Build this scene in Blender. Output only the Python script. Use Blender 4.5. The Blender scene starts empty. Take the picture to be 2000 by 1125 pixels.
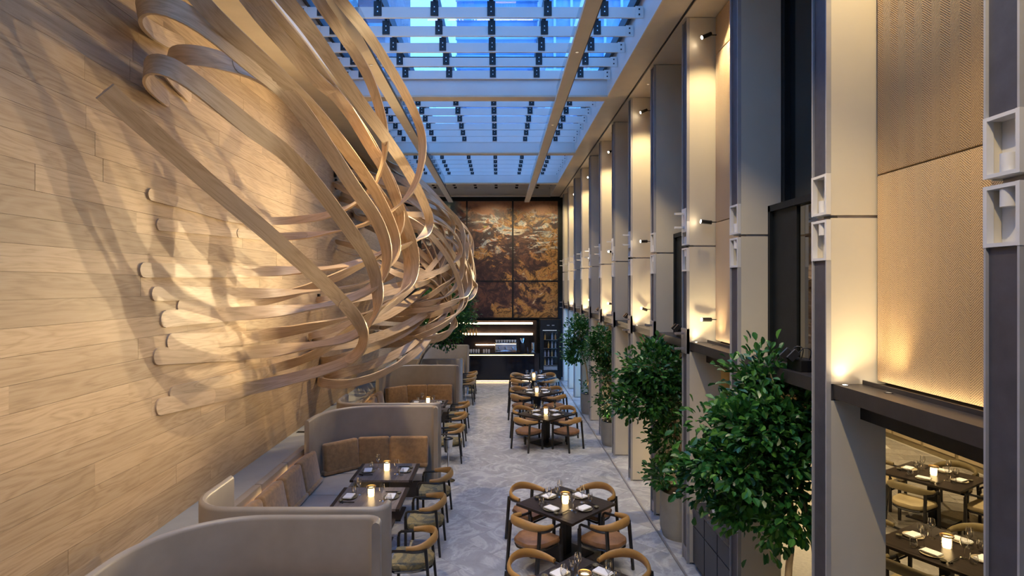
import bpy, bmesh, math, random
from mathutils import Vector, Matrix
random.seed(7)
PI = math.pi
scene = bpy.context.scene
COL = scene.collection

# ------------------------------------------------------------------ camera, sky, exposure
F, VX, VY, CH = 2000 * 20.0 / 36.0, 974.5, 558.0, 4.0      # focal length in px, vanishing point, camera height
cam_d = bpy.data.cameras.new('camera'); cam_d.lens = 20.0; cam_d.sensor_width = 36.0
cam_d.shift_x = (1000 - VX) / 2000; cam_d.shift_y = -(562.5 - VY) / 2000
cam_d.clip_start = 0.05; cam_d.clip_end = 400
cam = bpy.data.objects.new('camera', cam_d); COL.objects.link(cam)
cam.location = (0, 0, CH); cam.rotation_euler = (PI / 2, 0, 0)
scene.camera = cam

SKY = 4.7
world = bpy.data.worlds.new('dusk'); scene.world = world; world.use_nodes = True
wn = world.node_tree; wn.nodes.clear()
w_out = wn.nodes.new('ShaderNodeOutputWorld'); w_bg = wn.nodes.new('ShaderNodeBackground')
w_tc = wn.nodes.new('ShaderNodeTexCoord'); w_sep = wn.nodes.new('ShaderNodeSeparateXYZ'); w_r = wn.nodes.new('ShaderNodeValToRGB')
wn.links.new(w_tc.outputs['Generated'], w_sep.inputs[0]); wn.links.new(w_sep.outputs['Z'], w_r.inputs[0])
w_r.color_ramp.elements[0].position = 0.0; w_r.color_ramp.elements[0].color = (0.075, 0.26, 0.64, 1)
w_r.color_ramp.elements[1].position = 0.9; w_r.color_ramp.elements[1].color = (0.125, 0.30, 0.68, 1)
wn.links.new(w_r.outputs[0], w_bg.inputs[0]); w_bg.inputs[1].default_value = SKY
wn.links.new(w_bg.outputs[0], w_out.inputs[0])

vs = scene.view_settings
vs.view_transform = 'Standard'; vs.look = 'None'; vs.gamma = 1.0; vs.use_curve_mapping = False
vs.exposure = 0.45
scene.cycles.max_bounces = 6; scene.cycles.diffuse_bounces = 3; scene.cycles.use_adaptive_sampling = True; scene.cycles.adaptive_threshold = 0.06; scene.cycles.glossy_bounces = 3
scene.cycles.transparent_max_bounces = 16; scene.cycles.transmission_bounces = 4
scene.cycles.caustics_reflective = False; scene.cycles.caustics_refractive = False
scene.cycles.sample_clamp_indirect = 4.0
WARM = (1.0, 0.765, 0.43)

def px2w(px, py, X):
    """the point of the plane x = X that shows at pixel (px, py)"""
    Y = X * F / (px - VX)
    return Vector((X, Y, CH + (VY - py) * Y / F))

# ------------------------------------------------------------------ mesh helpers
class MB:
    def __init__(s): s.v = []; s.f = []; s.m = []; s.uv = None; s.cur = 0
    def add(s, vs_, fs):
        o = len(s.v); s.v += [tuple(p) for p in vs_]
        for f in fs: s.f.append([i + o for i in f]); s.m.append(s.cur)
        return s
    def box(s, x0, x1, y0, y1, z0, z1):
        return s.add([(x0,y0,z0),(x1,y0,z0),(x1,y1,z0),(x0,y1,z0),(x0,y0,z1),(x1,y0,z1),(x1,y1,z1),(x0,y1,z1)],
                     [(0,3,2,1),(4,5,6,7),(0,1,5,4),(1,2,6,5),(2,3,7,6),(3,0,4,7)])
    def rbox(s, x0, x1, y0, y1, z0, z1, r=0.02, seg=2, mtx=None):
        bm = bmesh.new(); bmesh.ops.create_cube(bm, size=1.0)
        for v in bm.verts: v.co = Vector(((x0+x1)/2 + v.co.x*(x1-x0), (y0+y1)/2 + v.co.y*(y1-y0), (z0+z1)/2 + v.co.z*(z1-z0)))
        bmesh.ops.bevel(bm, geom=list(bm.edges), offset=r, segments=seg, profile=0.5, affect='EDGES')
        if mtx is not None: bmesh.ops.transform(bm, matrix=mtx, verts=bm.verts)
        bm.verts.ensure_lookup_table(); bm.verts.index_update()
        s.add([v.co[:] for v in bm.verts], [[v.index for v in f.verts] for f in bm.faces]); bm.free(); return s
    def cyl(s, cx, cy, z0, z1, r0, r1=None, n=12):
        r1 = r0 if r1 is None else r1
        return s.lathe([(0, z0), (r0, z0), (r1, z1), (0, z1)], n, cx, cy)
    def lathe(s, prof, n=14, cx=0, cy=0):
        vs_, fs = [], []
        for (r, z) in prof:
            for k in range(n):
                a = 2*PI*k/n; vs_.append((cx + r*math.cos(a), cy + r*math.sin(a), z))
        for i in range(len(prof) - 1):
            for k in range(n):
                a, b = i*n + k, i*n + (k+1) % n; c, d = b + n, a + n
                if prof[i][0] < 1e-6: fs.append((a, c, d))
                elif prof[i+1][0] < 1e-6: fs.append((a, b, d))
                else: fs.append((a, b, c, d))
        return s.add(vs_, fs)
    def tube(s, pts, r, n=8, up=(0,0,1), rz=None, rect=False):
        """round (or rectangular) bar along a polyline; r across, rz along the up direction"""
        pts = [Vector(p) for p in pts]; up = Vector(up); rz = rz or r
        rs = r if isinstance(r, (list, tuple)) else [r]*len(pts); rzs = rz if isinstance(rz, (list, tuple)) else [rz]*len(pts)
        prof = [(1,1),(-1,1),(-1,-1),(1,-1)] if rect else [(math.cos(2*PI*k/n), math.sin(2*PI*k/n)) for k in range(n)]
        n = len(prof); vs_, fs = [], []; last = None
        for i, p in enumerate(pts):
            t = (pts[min(i+1, len(pts)-1)] - pts[max(i-1, 0)]).normalized()
            if last is None:
                a = t.cross(up)
                if a.length < 0.05: a = t.cross(Vector((0,1,0)))
                a.normalize()
            else:
                a = (last - t*last.dot(t)).normalized()
            last = a; b = a.cross(t)
            for (c, d) in prof: vs_.append(p + a*(c*rs[i]) + b*(d*rzs[i]))
        for i in range(len(pts)-1):
            for k in range(n):
                fs.append((i*n+k, i*n+(k+1)%n, (i+1)*n+(k+1)%n, (i+1)*n+k))
        fs.append(list(range(n))[::-1]); fs.append([(len(pts)-1)*n + k for k in range(n)])
        return s.add(vs_, fs)
    def poly(s, pts, z0, z1):
        n = len(pts)
        return s.add([(x,y,z0) for x,y in pts] + [(x,y,z1) for x,y in pts],
                     [list(range(n))[::-1], [n+k for k in range(n)]] + [(k, (k+1)%n, n+(k+1)%n, n+k) for k in range(n)])
    def wall(s, path, prof, inside=1):
        """sweep a (offset, z) profile along a plan path; offset is to the path's left"""
        path = [Vector((p[0], p[1])) for p in path]; m = len(prof); vs_, fs = [], []
        for i, p in enumerate(path):
            t = (path[min(i+1, len(path)-1)] - path[max(i-1, 0)]).normalized(); nrm = Vector((-t.y, t.x))
            for (o, z) in prof: q = p + nrm*o; vs_.append((q.x, q.y, z))
        for i in range(len(path)-1):
            for k in range(m): fs.append((i*m+k, (i+1)*m+k, (i+1)*m+(k+1)%m, i*m+(k+1)%m))
        fs.append(list(range(m))); fs.append([(len(path)-1)*m+k for k in range(m)][::-1])
        return s.add(vs_, fs)
    def mesh(s, name, mats, smooth=None):
        me = bpy.data.meshes.new(name); me.from_pydata(s.v, [], s.f); me.update()
        if not isinstance(mats, (list, tuple)): mats = [mats]
        for m in mats: me.materials.append(m)
        if len(mats) > 1: me.polygons.foreach_set('material_index', s.m)
        if s.uv:
            l = me.uv_layers.new(name='uv')
            for p in me.polygons:
                for li, vi in zip(p.loop_indices, p.vertices): l.data[li].uv = s.uv[vi]
        bm = bmesh.new(); bm.from_mesh(me); bmesh.ops.recalc_face_normals(bm, faces=bm.faces); bm.to_mesh(me); bm.free()
        if smooth is not None:
            me.polygons.foreach_set('use_smooth', [True]*len(me.polygons)); me.set_sharp_from_angle(angle=math.radians(smooth))
        return me

def link(name, data, parent=None, loc=(0,0,0), rot=(0,0,0), label=None, cat=None, group=None, kind=None):
    o = bpy.data.objects.new(name, data); COL.objects.link(o)
    o.location = loc; o.rotation_euler = rot if isinstance(rot, (tuple, list)) else (0,0,rot)
    if parent: o.parent = parent
    if label: o['label'] = label
    if cat: o['category'] = cat
    if group: o['group'] = group
    if kind: o['kind'] = kind
    return o
def O(name, mb, mats, parent=None, smooth=None, **k): return link(name, mb.mesh(name, mats, smooth), parent, **k)
def E(name, loc=(0,0,0), rot=0, **k):
    o = link(name, None, None, loc, rot, **k); o.empty_display_size = 0.1; return o
def dup(root, loc, rot=0, label=None, group=None):
    def cp(o, par):
        c = o.copy(); COL.objects.link(c); c.parent = par
        for ch in o.children: cp(ch, c)
        return c
    r = cp(root, None); r.location = loc; r.rotation_euler = (0,0,rot)
    if label: r['label'] = label
    if group: r['group'] = group
    return r
def spline(P, n=8):
    """Catmull-Rom through P"""
    P = [Vector(p) for p in P]; Q = [P[0]*2 - P[1]] + P + [P[-1]*2 - P[-2]]; out = []
    for i in range(1, len(Q)-2):
        a, b, c, d = Q[i-1:i+3]
        for k in range(n):
            t = k/n
            out.append(0.5*((2*b) + (c-a)*t + (2*a-5*b+4*c-d)*t*t + (3*b-a-3*c+d)*t**3))
    out.append(P[-1]); return out

# ------------------------------------------------------------------ materials
class NT:
    def __init__(s, name):
        s.m = bpy.data.materials.new(name); s.m.use_nodes = True; s.t = s.m.node_tree; s.t.nodes.clear()
        s.out = s.n('OutputMaterial')
    def n(s, t, **kw):
        x = s.t.nodes.new('ShaderNode' + t)
        for k, v in kw.items(): setattr(x, k, v)
        return x
    def l(s, a, b): s.t.links.new(a, b)
    def math(s, op, a, b=None, c=None):
        x = s.n('Math', operation=op)
        for i, q in enumerate((a, b, c)):
            if q is None: continue
            if isinstance(q, (int, float)): x.inputs[i].default_value = q
            else: s.l(q, x.inputs[i])
        return x.outputs[0]
    def ramp(s, fac, stops, interp='LINEAR'):
        r = s.n('ValToRGB'); e = r.color_ramp.elements; r.color_ramp.interpolation = interp
        while len(e) > 1: e.remove(e[-1])
        e[0].position = stops[0][0]; e[0].color = (*stops[0][1], 1)
        for p, c in stops[1:]:
            q = e.new(p); q.color = (*c, 1)
        s.l(fac, r.inputs[0]); return r.outputs[0]
    def mix(s, fac, a, b, mode='MIX'):
        x = s.n('Mix', data_type='RGBA', blend_type=mode)
        for i, q in ((0, fac), (6, a), (7, b)):
            if isinstance(q, (int, float)): x.inputs[i].default_value = q
            elif isinstance(q, tuple): x.inputs[i].default_value = (*q, 1)
            else: s.l(q, x.inputs[i])
        return x.outputs[2]
    def noise(s, vec, scale, detail=4, rough=0.55, dist=0.0):
        x = s.n('TexNoise'); x.inputs['Scale'].default_value = scale; x.inputs['Detail'].default_value = detail
        x.inputs['Roughness'].default_value = rough; x.inputs['Distortion'].default_value = dist
        if vec is not None: s.l(vec, x.inputs['Vector'])
        return x.outputs[0]
    def coord(s, kind='Object', scale=(1,1,1), rnd=0.0):
        if kind == 'World': v = s.n('NewGeometry').outputs['Position']
        elif kind == 'UV': v = s.n('TexCoord').outputs['UV']
        else: v = s.n('TexCoord').outputs[kind]
        mp = s.n('Mapping'); mp.inputs['Scale'].default_value = scale; s.l(v, mp.inputs['Vector'])
        if rnd:
            oi = s.n('ObjectInfo'); a = s.n('VectorMath', operation='SCALE'); a.inputs[0].default_value = (rnd, rnd*1.7, rnd*2.3)
            s.l(oi.outputs['Random'], a.inputs['Scale']); s.l(a.outputs[0], mp.inputs['Location'])
        return mp.outputs[0]
    def bsdf(s, col, rough=0.5, metal=0.0, spec=0.5, bump=None, bstr=0.2, coat=0.0, sheen=0.0, emit=None, estr=0.0):
        p = s.n('BsdfPrincipled')
        if isinstance(col, tuple): p.inputs['Base Color'].default_value = (*col, 1)
        else: s.l(col, p.inputs['Base Color'])
        if isinstance(rough, (int, float)): p.inputs['Roughness'].default_value = rough
        else: s.l(rough, p.inputs['Roughness'])
        p.inputs['Metallic'].default_value = metal; p.inputs['Specular IOR Level'].default_value = spec
        p.inputs['Coat Weight'].default_value = coat; p.inputs['Sheen Weight'].default_value = sheen
        if emit: p.inputs['Emission Color'].default_value = (*emit, 1); p.inputs['Emission Strength'].default_value = estr
        if bump is not None:
            b = s.n('Bump'); b.inputs['Strength'].default_value = bstr; b.inputs['Distance'].default_value = 0.02
            s.l(bump, b.inputs['Height']); s.l(b.outputs[0], p.inputs['Normal'])
        s.l(p.outputs[0], s.out.inputs[0]); return s.m

def plain(name, col, rough=0.5, metal=0.0, var=0.12, scale=6.0, bstr=0.05, kind='Object', stretch=(1,1,1), **k):
    t = NT(name); nz = t.noise(t.coord(kind, stretch), scale, 5)
    c2 = tuple(max(0, c*(1-var)) for c in col); c3 = tuple(min(1, c*(1+var)) for c in col)
    return t.bsdf(t.ramp(nz, [(0.3, c2), (0.7, c3)]), rough, metal, bump=nz, bstr=bstr, **k)
def emitter(name, col, strength):
    t = NT(name); e = t.n('Emission'); e.inputs[0].default_value = (*col, 1); e.inputs[1].default_value = strength
    nz = t.noise(t.coord('Object'), 3.0, 1); mv = t.math('MULTIPLY_ADD', nz, 0.2*strength, 0.9*strength)
    t.l(mv, e.inputs[1]); t.l(e.outputs[0], t.out.inputs[0]); return t.m
def thin_glass(name, tint=(1,1,1), refl=0.04, rough=0.0, pw=4.0):
    t = NT(name); tr = t.n('BsdfTransparent'); gl = t.n('BsdfGlossy'); mx = t.n('MixShader'); fr = t.n('LayerWeight'); fr.inputs[0].default_value = 0.5
    tr.inputs[0].default_value = (*tint, 1); gl.inputs['Roughness'].default_value = rough;
    nz = t.noise(t.coord('Object'), 2.0, 1); c = t.ramp(nz, [(0, tuple(x*0.98 for x in tint)), (1, tint)]); t.l(c, tr.inputs[0])
    t.l(t.math('MULTIPLY_ADD', t.math('POWER', fr.outputs['Facing'], pw), 0.85, refl), mx.inputs[0]); t.l(tr.outputs[0], mx.inputs[1]); t.l(gl.outputs[0], mx.inputs[2])
    t.l(mx.outputs[0], t.out.inputs[0]); return t.m
def wood(name, c1, c2, c3, mode, rough=0.5, ring=1.0, bstr=0.06):
    t = NT(name)
    if mode == 'UV': v = t.coord('UV', (0.55, 5.0, 1), 9.0)
    elif mode == 'Y': v = t.coord('World', (5.0, 0.55, 5.0), 9.0)
    else: v = t.coord('Object', (5.0, 0.55, 5.0), 9.0)
    big = t.noise(v, 0.9, 3, 0.5, 0.6)
    rings = t.math('FRACT', t.math('MULTIPLY', big, 9.0*ring))
    rings = t.math('ABSOLUTE', t.math('SUBTRACT', rings, 0.5))
    sep = t.n('VectorMath', operation='MULTIPLY'); sep.inputs[1].default_value = (6, 6, 6) if mode == 'Y' else (2.5, 9, 1)
    if mode == 'Y': sep.inputs[1].default_value = (9, 2.5, 9)
    if mode == 'O': sep.inputs[1].default_value = (9, 2.5, 9)
    t.l(v, sep.inputs[0]); fine = t.noise(sep.outputs[0], 2.2, 6, 0.7)
    g = t.math('ADD', t.math('MULTIPLY', rings, 0.55), t.math('MULTIPLY', fine, 0.75))
    col = t.ramp(g, [(0.2, c1), (0.5, c2), (0.85, c3)])
    oi = t.n('ObjectInfo'); k = t.math('MULTIPLY_ADD', oi.outputs['Random'], 0.26, 0.87)
    cc = t.n('CombineColor'); [t.l(k, cc.inputs[i]) for i in range(3)]
    col = t.mix(1.0, col, cc.outputs[0], 'MULTIPLY')
    return t.bsdf(col, rough, bump=g, bstr=bstr, spec=0.35)

M = {}
M['oak'] = wood('oak_board', (0.36,0.24,0.138), (0.52,0.368,0.222), (0.60,0.45,0.285), 'Y')
M['ash'] = wood('ash_ribbon', (0.42,0.285,0.17), (0.61,0.445,0.28), (0.71,0.555,0.38), 'UV', 0.42)
M['dark_wood'] = wood('dark_wood', (0.012,0.009,0.008), (0.024,0.018,0.016), (0.04,0.03,0.026), 'O', 0.32)
M['grey_wood'] = wood('grey_table_wood', (0.11,0.095,0.088), (0.18,0.155,0.145), (0.25,0.22,0.205), 'O', 0.3)
M['black_wood'] = plain('black_lacquer', (0.012,0.011,0.012), 0.38, var=0.3, scale=20)
M['white_metal'] = plain('white_painted_steel', (0.72,0.70,0.66), 0.42, var=0.03, scale=2)
M['soffit'] = plain('cream_soffit_paint', (0.66,0.58,0.45), 0.45, var=0.05, scale=3)
M['panel'] = plain('pale_fin_panel', (0.71,0.645,0.505), 0.38, var=0.05, scale=1.2)
M['mullion'] = plain('grey_mullion', (0.085,0.085,0.10), 0.45, metal=0.2, var=0.15, scale=8)
M['flange'] = plain('grey_flange', (0.42,0.41,0.40), 0.45, var=0.06, scale=6)
M['steel'] = plain('grey_steel_edge', (0.33,0.32,0.33), 0.4, metal=0.5, var=0.08, scale=9)
M['black_metal'] = plain('black_steel', (0.012,0.012,0.014), 0.45, metal=0.3, var=0.2, scale=12)
M['bolt'] = plain('bolt_metal', (0.7,0.7,0.7), 0.3, metal=0.8, var=0.1)
M['ledge'] = plain('dark_bronze_ledge', (0.055,0.048,0.045), 0.35, metal=0.2, var=0.15, scale=5)
M['dark_frame'] = plain('dark_window_frame', (0.012,0.015,0.017), 0.5, var=0.2, scale=6, spec=0.25)
M['dark_glass'] = plain('dark_window_glass', (0.012,0.015,0.016), 0.03, var=0.2, scale=2, bstr=0.0, spec=0.9)
M['mirror_glass'] = plain('reflective_window', (0.30,0.29,0.27), 0.03, metal=1.0, var=0.05, scale=2, bstr=0.0)
M['leather'] = plain('taupe_leather', (0.345,0.29,0.225), 0.42, var=0.08, scale=3, bstr=0.03)
M['leather_seat'] = plain('grey_seat_leather', (0.34,0.31,0.28), 0.45, var=0.08, scale=4)
M['cushion'] = plain('tan_velvet', (0.37,0.205,0.078), 0.8, var=0.22, scale=14, bstr=0.15, sheen=0.4)
M['back_leather'] = plain('mustard_leather', (0.42,0.235,0.075), 0.45, var=0.1, scale=9, bstr=0.05)
M['tan_seat'] = plain('tan_leather_seat', (0.27,0.135,0.06), 0.5, var=0.2, scale=11, bstr=0.06)
M['plaster'] = plain('grey_ledge_plaster', (0.34,0.34,0.31), 0.6, var=0.06, scale=3)
M['concrete_pot'] = plain('grey_planter', (0.30,0.29,0.25), 0.6, var=0.08, scale=7)
M['soil'] = plain('soil', (0.03,0.02,0.012), 0.9, var=0.4, scale=30, bstr=0.5)
M['bark'] = plain('pale_bark', (0.36,0.27,0.17), 0.75, var=0.35, scale=18, bstr=0.4, stretch=(1,1,0.3))
M['chrome'] = plain('chrome', (0.75,0.75,0.76), 0.12, metal=1.0, var=0.04)
M['white_china'] = plain('white_china', (0.80,0.78,0.74), 0.25, var=0.03)
M['linen'] = plain('white_linen', (0.85,0.84,0.82), 0.75, var=0.03, scale=40, bstr=0.1)
M['slate_plate'] = plain('olive_stoneware', (0.16,0.14,0.09), 0.35, var=0.2, scale=20)
M['cream_plate'] = plain('cream_stoneware', (0.50,0.42,0.28), 0.35, var=0.15, scale=20)
M['brass'] = plain('brass_rim', (0.62,0.42,0.20), 0.3, metal=0.8, var=0.1)
M['glass'] = thin_glass('clear_glass', (0.95,0.96,0.97))
M['drink_glass'] = thin_glass('drinking_glass', (0.95,0.955,0.96), 0.16, 0.05, 1.8)
M['roof_glass'] = thin_glass('roof_glass', (0.93,0.96,1.0))
M['candle'] = emitter('candle_glow', (1.0, 0.66, 0.28), 6.0)
M['led'] = emitter('led_strip', (1.0, 0.72, 0.42), 14.0)
M['led_fabric'] = emitter('led_fabric_wash', (1.0, 0.84, 0.60), 8.0)
M['led_booth'] = emitter('led_booth', (1.0, 0.66, 0.28), 16.0)
M['led_soft'] = emitter('led_strip_soft', (1.0, 0.66, 0.30), 5.0)
M['lens_dim'] = emitter('recessed_lens', (1.0, 0.80, 0.55), 0.5)
M['lamp_face'] = emitter('lamp_face', (1.0, 0.80, 0.55), 60.0)
M['bar_gloss'] = plain('black_gloss_bar', (0.010,0.010,0.014), 0.10, var=0.2, scale=2, bstr=0.0)
M['bar_back'] = plain('brown_gloss_back', (0.035,0.025,0.022), 0.18, var=0.25, scale=3, bstr=0.0)
M['amber'] = plain('amber_bottle', (0.55,0.30,0.08), 0.15, var=0.2)
M['wall_cream'] = plain('cream_dining_wall', (0.50,0.40,0.25), 0.6, var=0.08, scale=2)
M['panel_frame'] = plain('olive_panel_frame', (0.28,0.22,0.12), 0.5, var=0.08)
M['pale_grout'] = plain('pale_grout', (0.42,0.39,0.33), 0.8, var=0.1, scale=20)
M['grout'] = plain('grout', (0.33,0.33,0.325), 0.8, var=0.1, scale=20)
M['fridge'] = plain('black_fridge', (0.012,0.012,0.014), 0.3, var=0.2)
M['blue_bottle'] = plain('pale_bottle', (0.35,0.38,0.48), 0.2, var=0.2)
M['console'] = plain('navy_black_lacquer', (0.012,0.015,0.024), 0.3, var=0.2)
M['dark_marble'] = plain('dark_stone_top', (0.05,0.05,0.055), 0.25, var=0.5, scale=5)

def herringbone_fabric():
    t = NT('herringbone_fabric'); s = t.n('SeparateXYZ'); t.l(t.n('NewGeometry').outputs['Position'], s.inputs[0])
    p = 0.17
    tri = t.math('ABSOLUTE', t.math('SUBTRACT', t.math('FRACT', t.math('DIVIDE', s.outputs['Y'], p)), 0.5))
    u = t.math('ADD', s.outputs['Z'], t.math('MULTIPLY', tri, p*0.95))
    st = t.math('FRACT', t.math('DIVIDE', u, 0.0175))
    w = t.math('ABSOLUTE', t.math('SUBTRACT', st, 0.5))
    nz = t.noise(t.n('NewGeometry').outputs['Position'], 90, 3)
    g = t.math('ADD', w, t.math('MULTIPLY', t.math('SUBTRACT', nz, 0.5), 0.5))
    col = t.ramp(g, [(0.10, (0.23,0.125,0.042)), (0.26, (0.66,0.42,0.165))])
    return t.bsdf(col, 0.8, bump=w, bstr=0.3, sheen=0.3)
M['fabric'] = herringbone_fabric()

def marble(name, base, vein, tone=0.12, rough=0.28, sc=1.0):
    t = NT(name); v = t.coord('World', (1,1,1), 17.0)
    a = t.noise(v, 1.3*sc, 8, 0.62, 1.6)
    r = t.math('ABSOLUTE', t.math('SUBTRACT', a, 0.5))
    b = t.noise(v, 3.5*sc, 7, 0.65, 0.8)
    col = t.ramp(b, [(0.3, tuple(c*0.82 for c in base)), (0.7, tuple(min(1, c*1.14) for c in base))])
    ve = t.ramp(r, [(0.0, (1,1,1)), (0.06, (0,0,0))]); sepc = t.n('SeparateColor'); t.l(ve, sepc.inputs[0])
    col = t.mix(t.math('MULTIPLY', sepc.outputs[0], 0.4), col, vein)
    oi = t.n('ObjectInfo'); k = t.math('MULTIPLY_ADD', oi.outputs['Random'], tone, 1 - tone/2)
    cc = t.n('CombineColor'); [t.l(k, cc.inputs[i]) for i in range(3)]
    col = t.mix(1.0, col, cc.outputs[0], 'MULTIPLY')
    return t.bsdf(col, t.math('MULTIPLY_ADD', b, 0.2, rough - 0.1), spec=0.5)
M['marble'] = marble('grey_marble', (0.345,0.355,0.375), (0.66,0.67,0.68), rough=0.24, sc=0.8)
M['stone_tile'] = marble('brown_stone_tile', (0.20,0.18,0.155), (0.36,0.33,0.28), 0.3, 0.35, 1.6)

def olive_seat():
    t = NT('olive_patterned_fabric'); v = t.coord('Object', (1,1,1), 5.0)
    a = t.noise(v, 3.6, 2, 0.4, 1.2); f = t.noise(v, 60.0, 2)
    col = t.ramp(a, [(0.40, (0.26,0.205,0.09)), (0.45, (0.12,0.11,0.075)), (0.51, (0.13,0.12,0.08)), (0.54, (0.31,0.245,0.11))])
    return t.bsdf(t.mix(0.25, col, t.ramp(f, [(0.3,(0.05,0.04,0.02)), (0.7,(0.4,0.32,0.14))])), 0.85, bump=f, bstr=0.15)
M['olive'] = olive_seat()

def leaf_mat(name, a, b, c):
    t = NT(name); oi = t.n('NewGeometry').outputs['Random Per Island']; ob = t.n('ObjectInfo').outputs['Random']
    r = t.math('FRACT', t.math('ADD', oi, ob)); col = t.ramp(r, [(0.0, a), (0.55, b), (1.0, c)])
    p = t.n('BsdfPrincipled'); t.l(col, p.inputs['Base Color']); p.inputs['Roughness'].default_value = 0.32
    tl = t.n('BsdfTranslucent'); t.l(col, tl.inputs[0]); mx = t.n('MixShader'); mx.inputs[0].default_value = 0.2
    t.l(p.outputs[0], mx.inputs[1]); t.l(tl.outputs[0], mx.inputs[2]); t.l(mx.outputs[0], t.out.inputs[0]); return t.m
M['leaf'] = leaf_mat('glossy_leaf', (0.012,0.07,0.018), (0.03,0.135,0.027), (0.10,0.26,0.04))

def mural_mat():
    t = NT('abstract_mural'); s = t.n('SeparateXYZ'); t.l(t.n('NewGeometry').outputs['Position'], s.inputs[0])
    X, Z = s.outputs['X'], s.outputs['Z']
    mp = t.coord('World', (0.6, 0.3, 0.75)); ms = t.coord('World', (0.45, 0.3, 1.5)); mf = t.coord('World', (1.0, 0.3, 1.0))
    sat = lambda v: t.math('MINIMUM', t.math('MAXIMUM', v, 0.0), 1.0)
    step = lambda v, lo, hi: sat(t.math('DIVIDE', t.math('SUBTRACT', v, lo), hi - lo))
    fine = t.noise(mf, 2.4, 10, 0.75, 1.2); big = t.noise(mp, 0.8, 5, 0.6, 1.5); c3 = t.noise(mf, 1.1, 4, 0.6, 2.0)
    plum = t.ramp(fine, [(0.40, (0.018,0.009,0.011)), (0.52, (0.05,0.023,0.022)), (0.57, (0.13,0.055,0.03)), (0.61, (0.05,0.03,0.03))])
    # gold and ochre patches, mostly to the right and towards the bottom
    pos = t.math('ADD', t.math('MULTIPLY', X, 0.07), t.math('MULTIPLY', t.math('SUBTRACT', 5.2, Z), 0.035))
    gm = step(t.math('ADD', t.math('ADD', big, pos), t.math('MULTIPLY', t.math('SUBTRACT', fine, 0.5), 0.35)), 0.555, 0.60)
    gold = t.ramp(fine, [(0.40, (0.05,0.028,0.016)), (0.47, (0.22,0.11,0.03)), (0.51, (0.48,0.28,0.09)), (0.54, (0.34,0.13,0.03)), (0.58, (0.10,0.06,0.04)), (0.62, (0.60,0.46,0.26))])
    col = t.mix(gm, plum, gold)
    # cream, grey and pale blue streaks across the upper middle
    st = t.noise(ms, 1.5, 8, 0.65, 2.6)
    band = sat(t.math('SUBTRACT', 1.0, t.math('ABSOLUTE', t.math('DIVIDE', t.math('SUBTRACT', Z, 6.5), 1.3))))
    sm = t.math('MULTIPLY', step(t.math('ADD', st, t.math('MULTIPLY', band, 0.06)), 0.56, 0.59), sat(t.math('MULTIPLY', band, 2.5)))
    col = t.mix(sm, col, t.ramp(c3, [(0.38, (0.30,0.33,0.36)), (0.46, (0.55,0.47,0.34)), (0.52, (0.12,0.20,0.28)), (0.57, (0.62,0.56,0.46)), (0.63, (0.30,0.06,0.03)), (0.7, (0.28,0.30,0.08))]))
    # rust band along the top, teal towards the far left
    tm = step(t.math('ADD', Z, t.math('MULTIPLY', t.math('SUBTRACT', c3, 0.5), 1.8)), 7.0, 7.35)
    rust = t.mix(step(X, -1.6, -2.0), t.ramp(fine, [(0.3, (0.24,0.09,0.045)), (0.55, (0.42,0.18,0.08)), (0.7, (0.20,0.13,0.10))]), t.ramp(fine, [(0.3, (0.05,0.10,0.10)), (0.6, (0.16,0.22,0.20)), (0.7, (0.35,0.06,0.04))]))
    col = t.mix(tm, col, rust)
    return t.bsdf(col, 0.45, bump=fine, bstr=0.1)
M['mural'] = mural_mat()
M['facade_blue'] = plain('blue_glass_facade', (0.22,0.36,0.58), 0.15, var=0.3, scale=0.4, kind='World', bstr=0.0)
M['facade_fin'] = plain('pale_facade_fin', (0.45,0.60,0.80), 0.5, var=0.15, scale=0.5, kind='World')
M['facade_brown'] = plain('brown_facade', (0.22,0.16,0.20), 0.4, var=0.25, scale=0.5, kind='World')
M['facade_teal'] = plain('teal_glass_facade', (0.25,0.50,0.60), 0.2, var=0.25, scale=0.5, kind='World', bstr=0.0)

# ------------------------------------------------------------------ the setting
XL, XR, YB, ZC = -4.15, 2.72, 24.9, 7.90         # wood wall, column fronts, far wall, ceiling soffit
YN = -1.2                                        # wall behind the camera
SL, SR = -3.10, 2.25                             # skylight's sides
S = dict(kind='structure')

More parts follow.
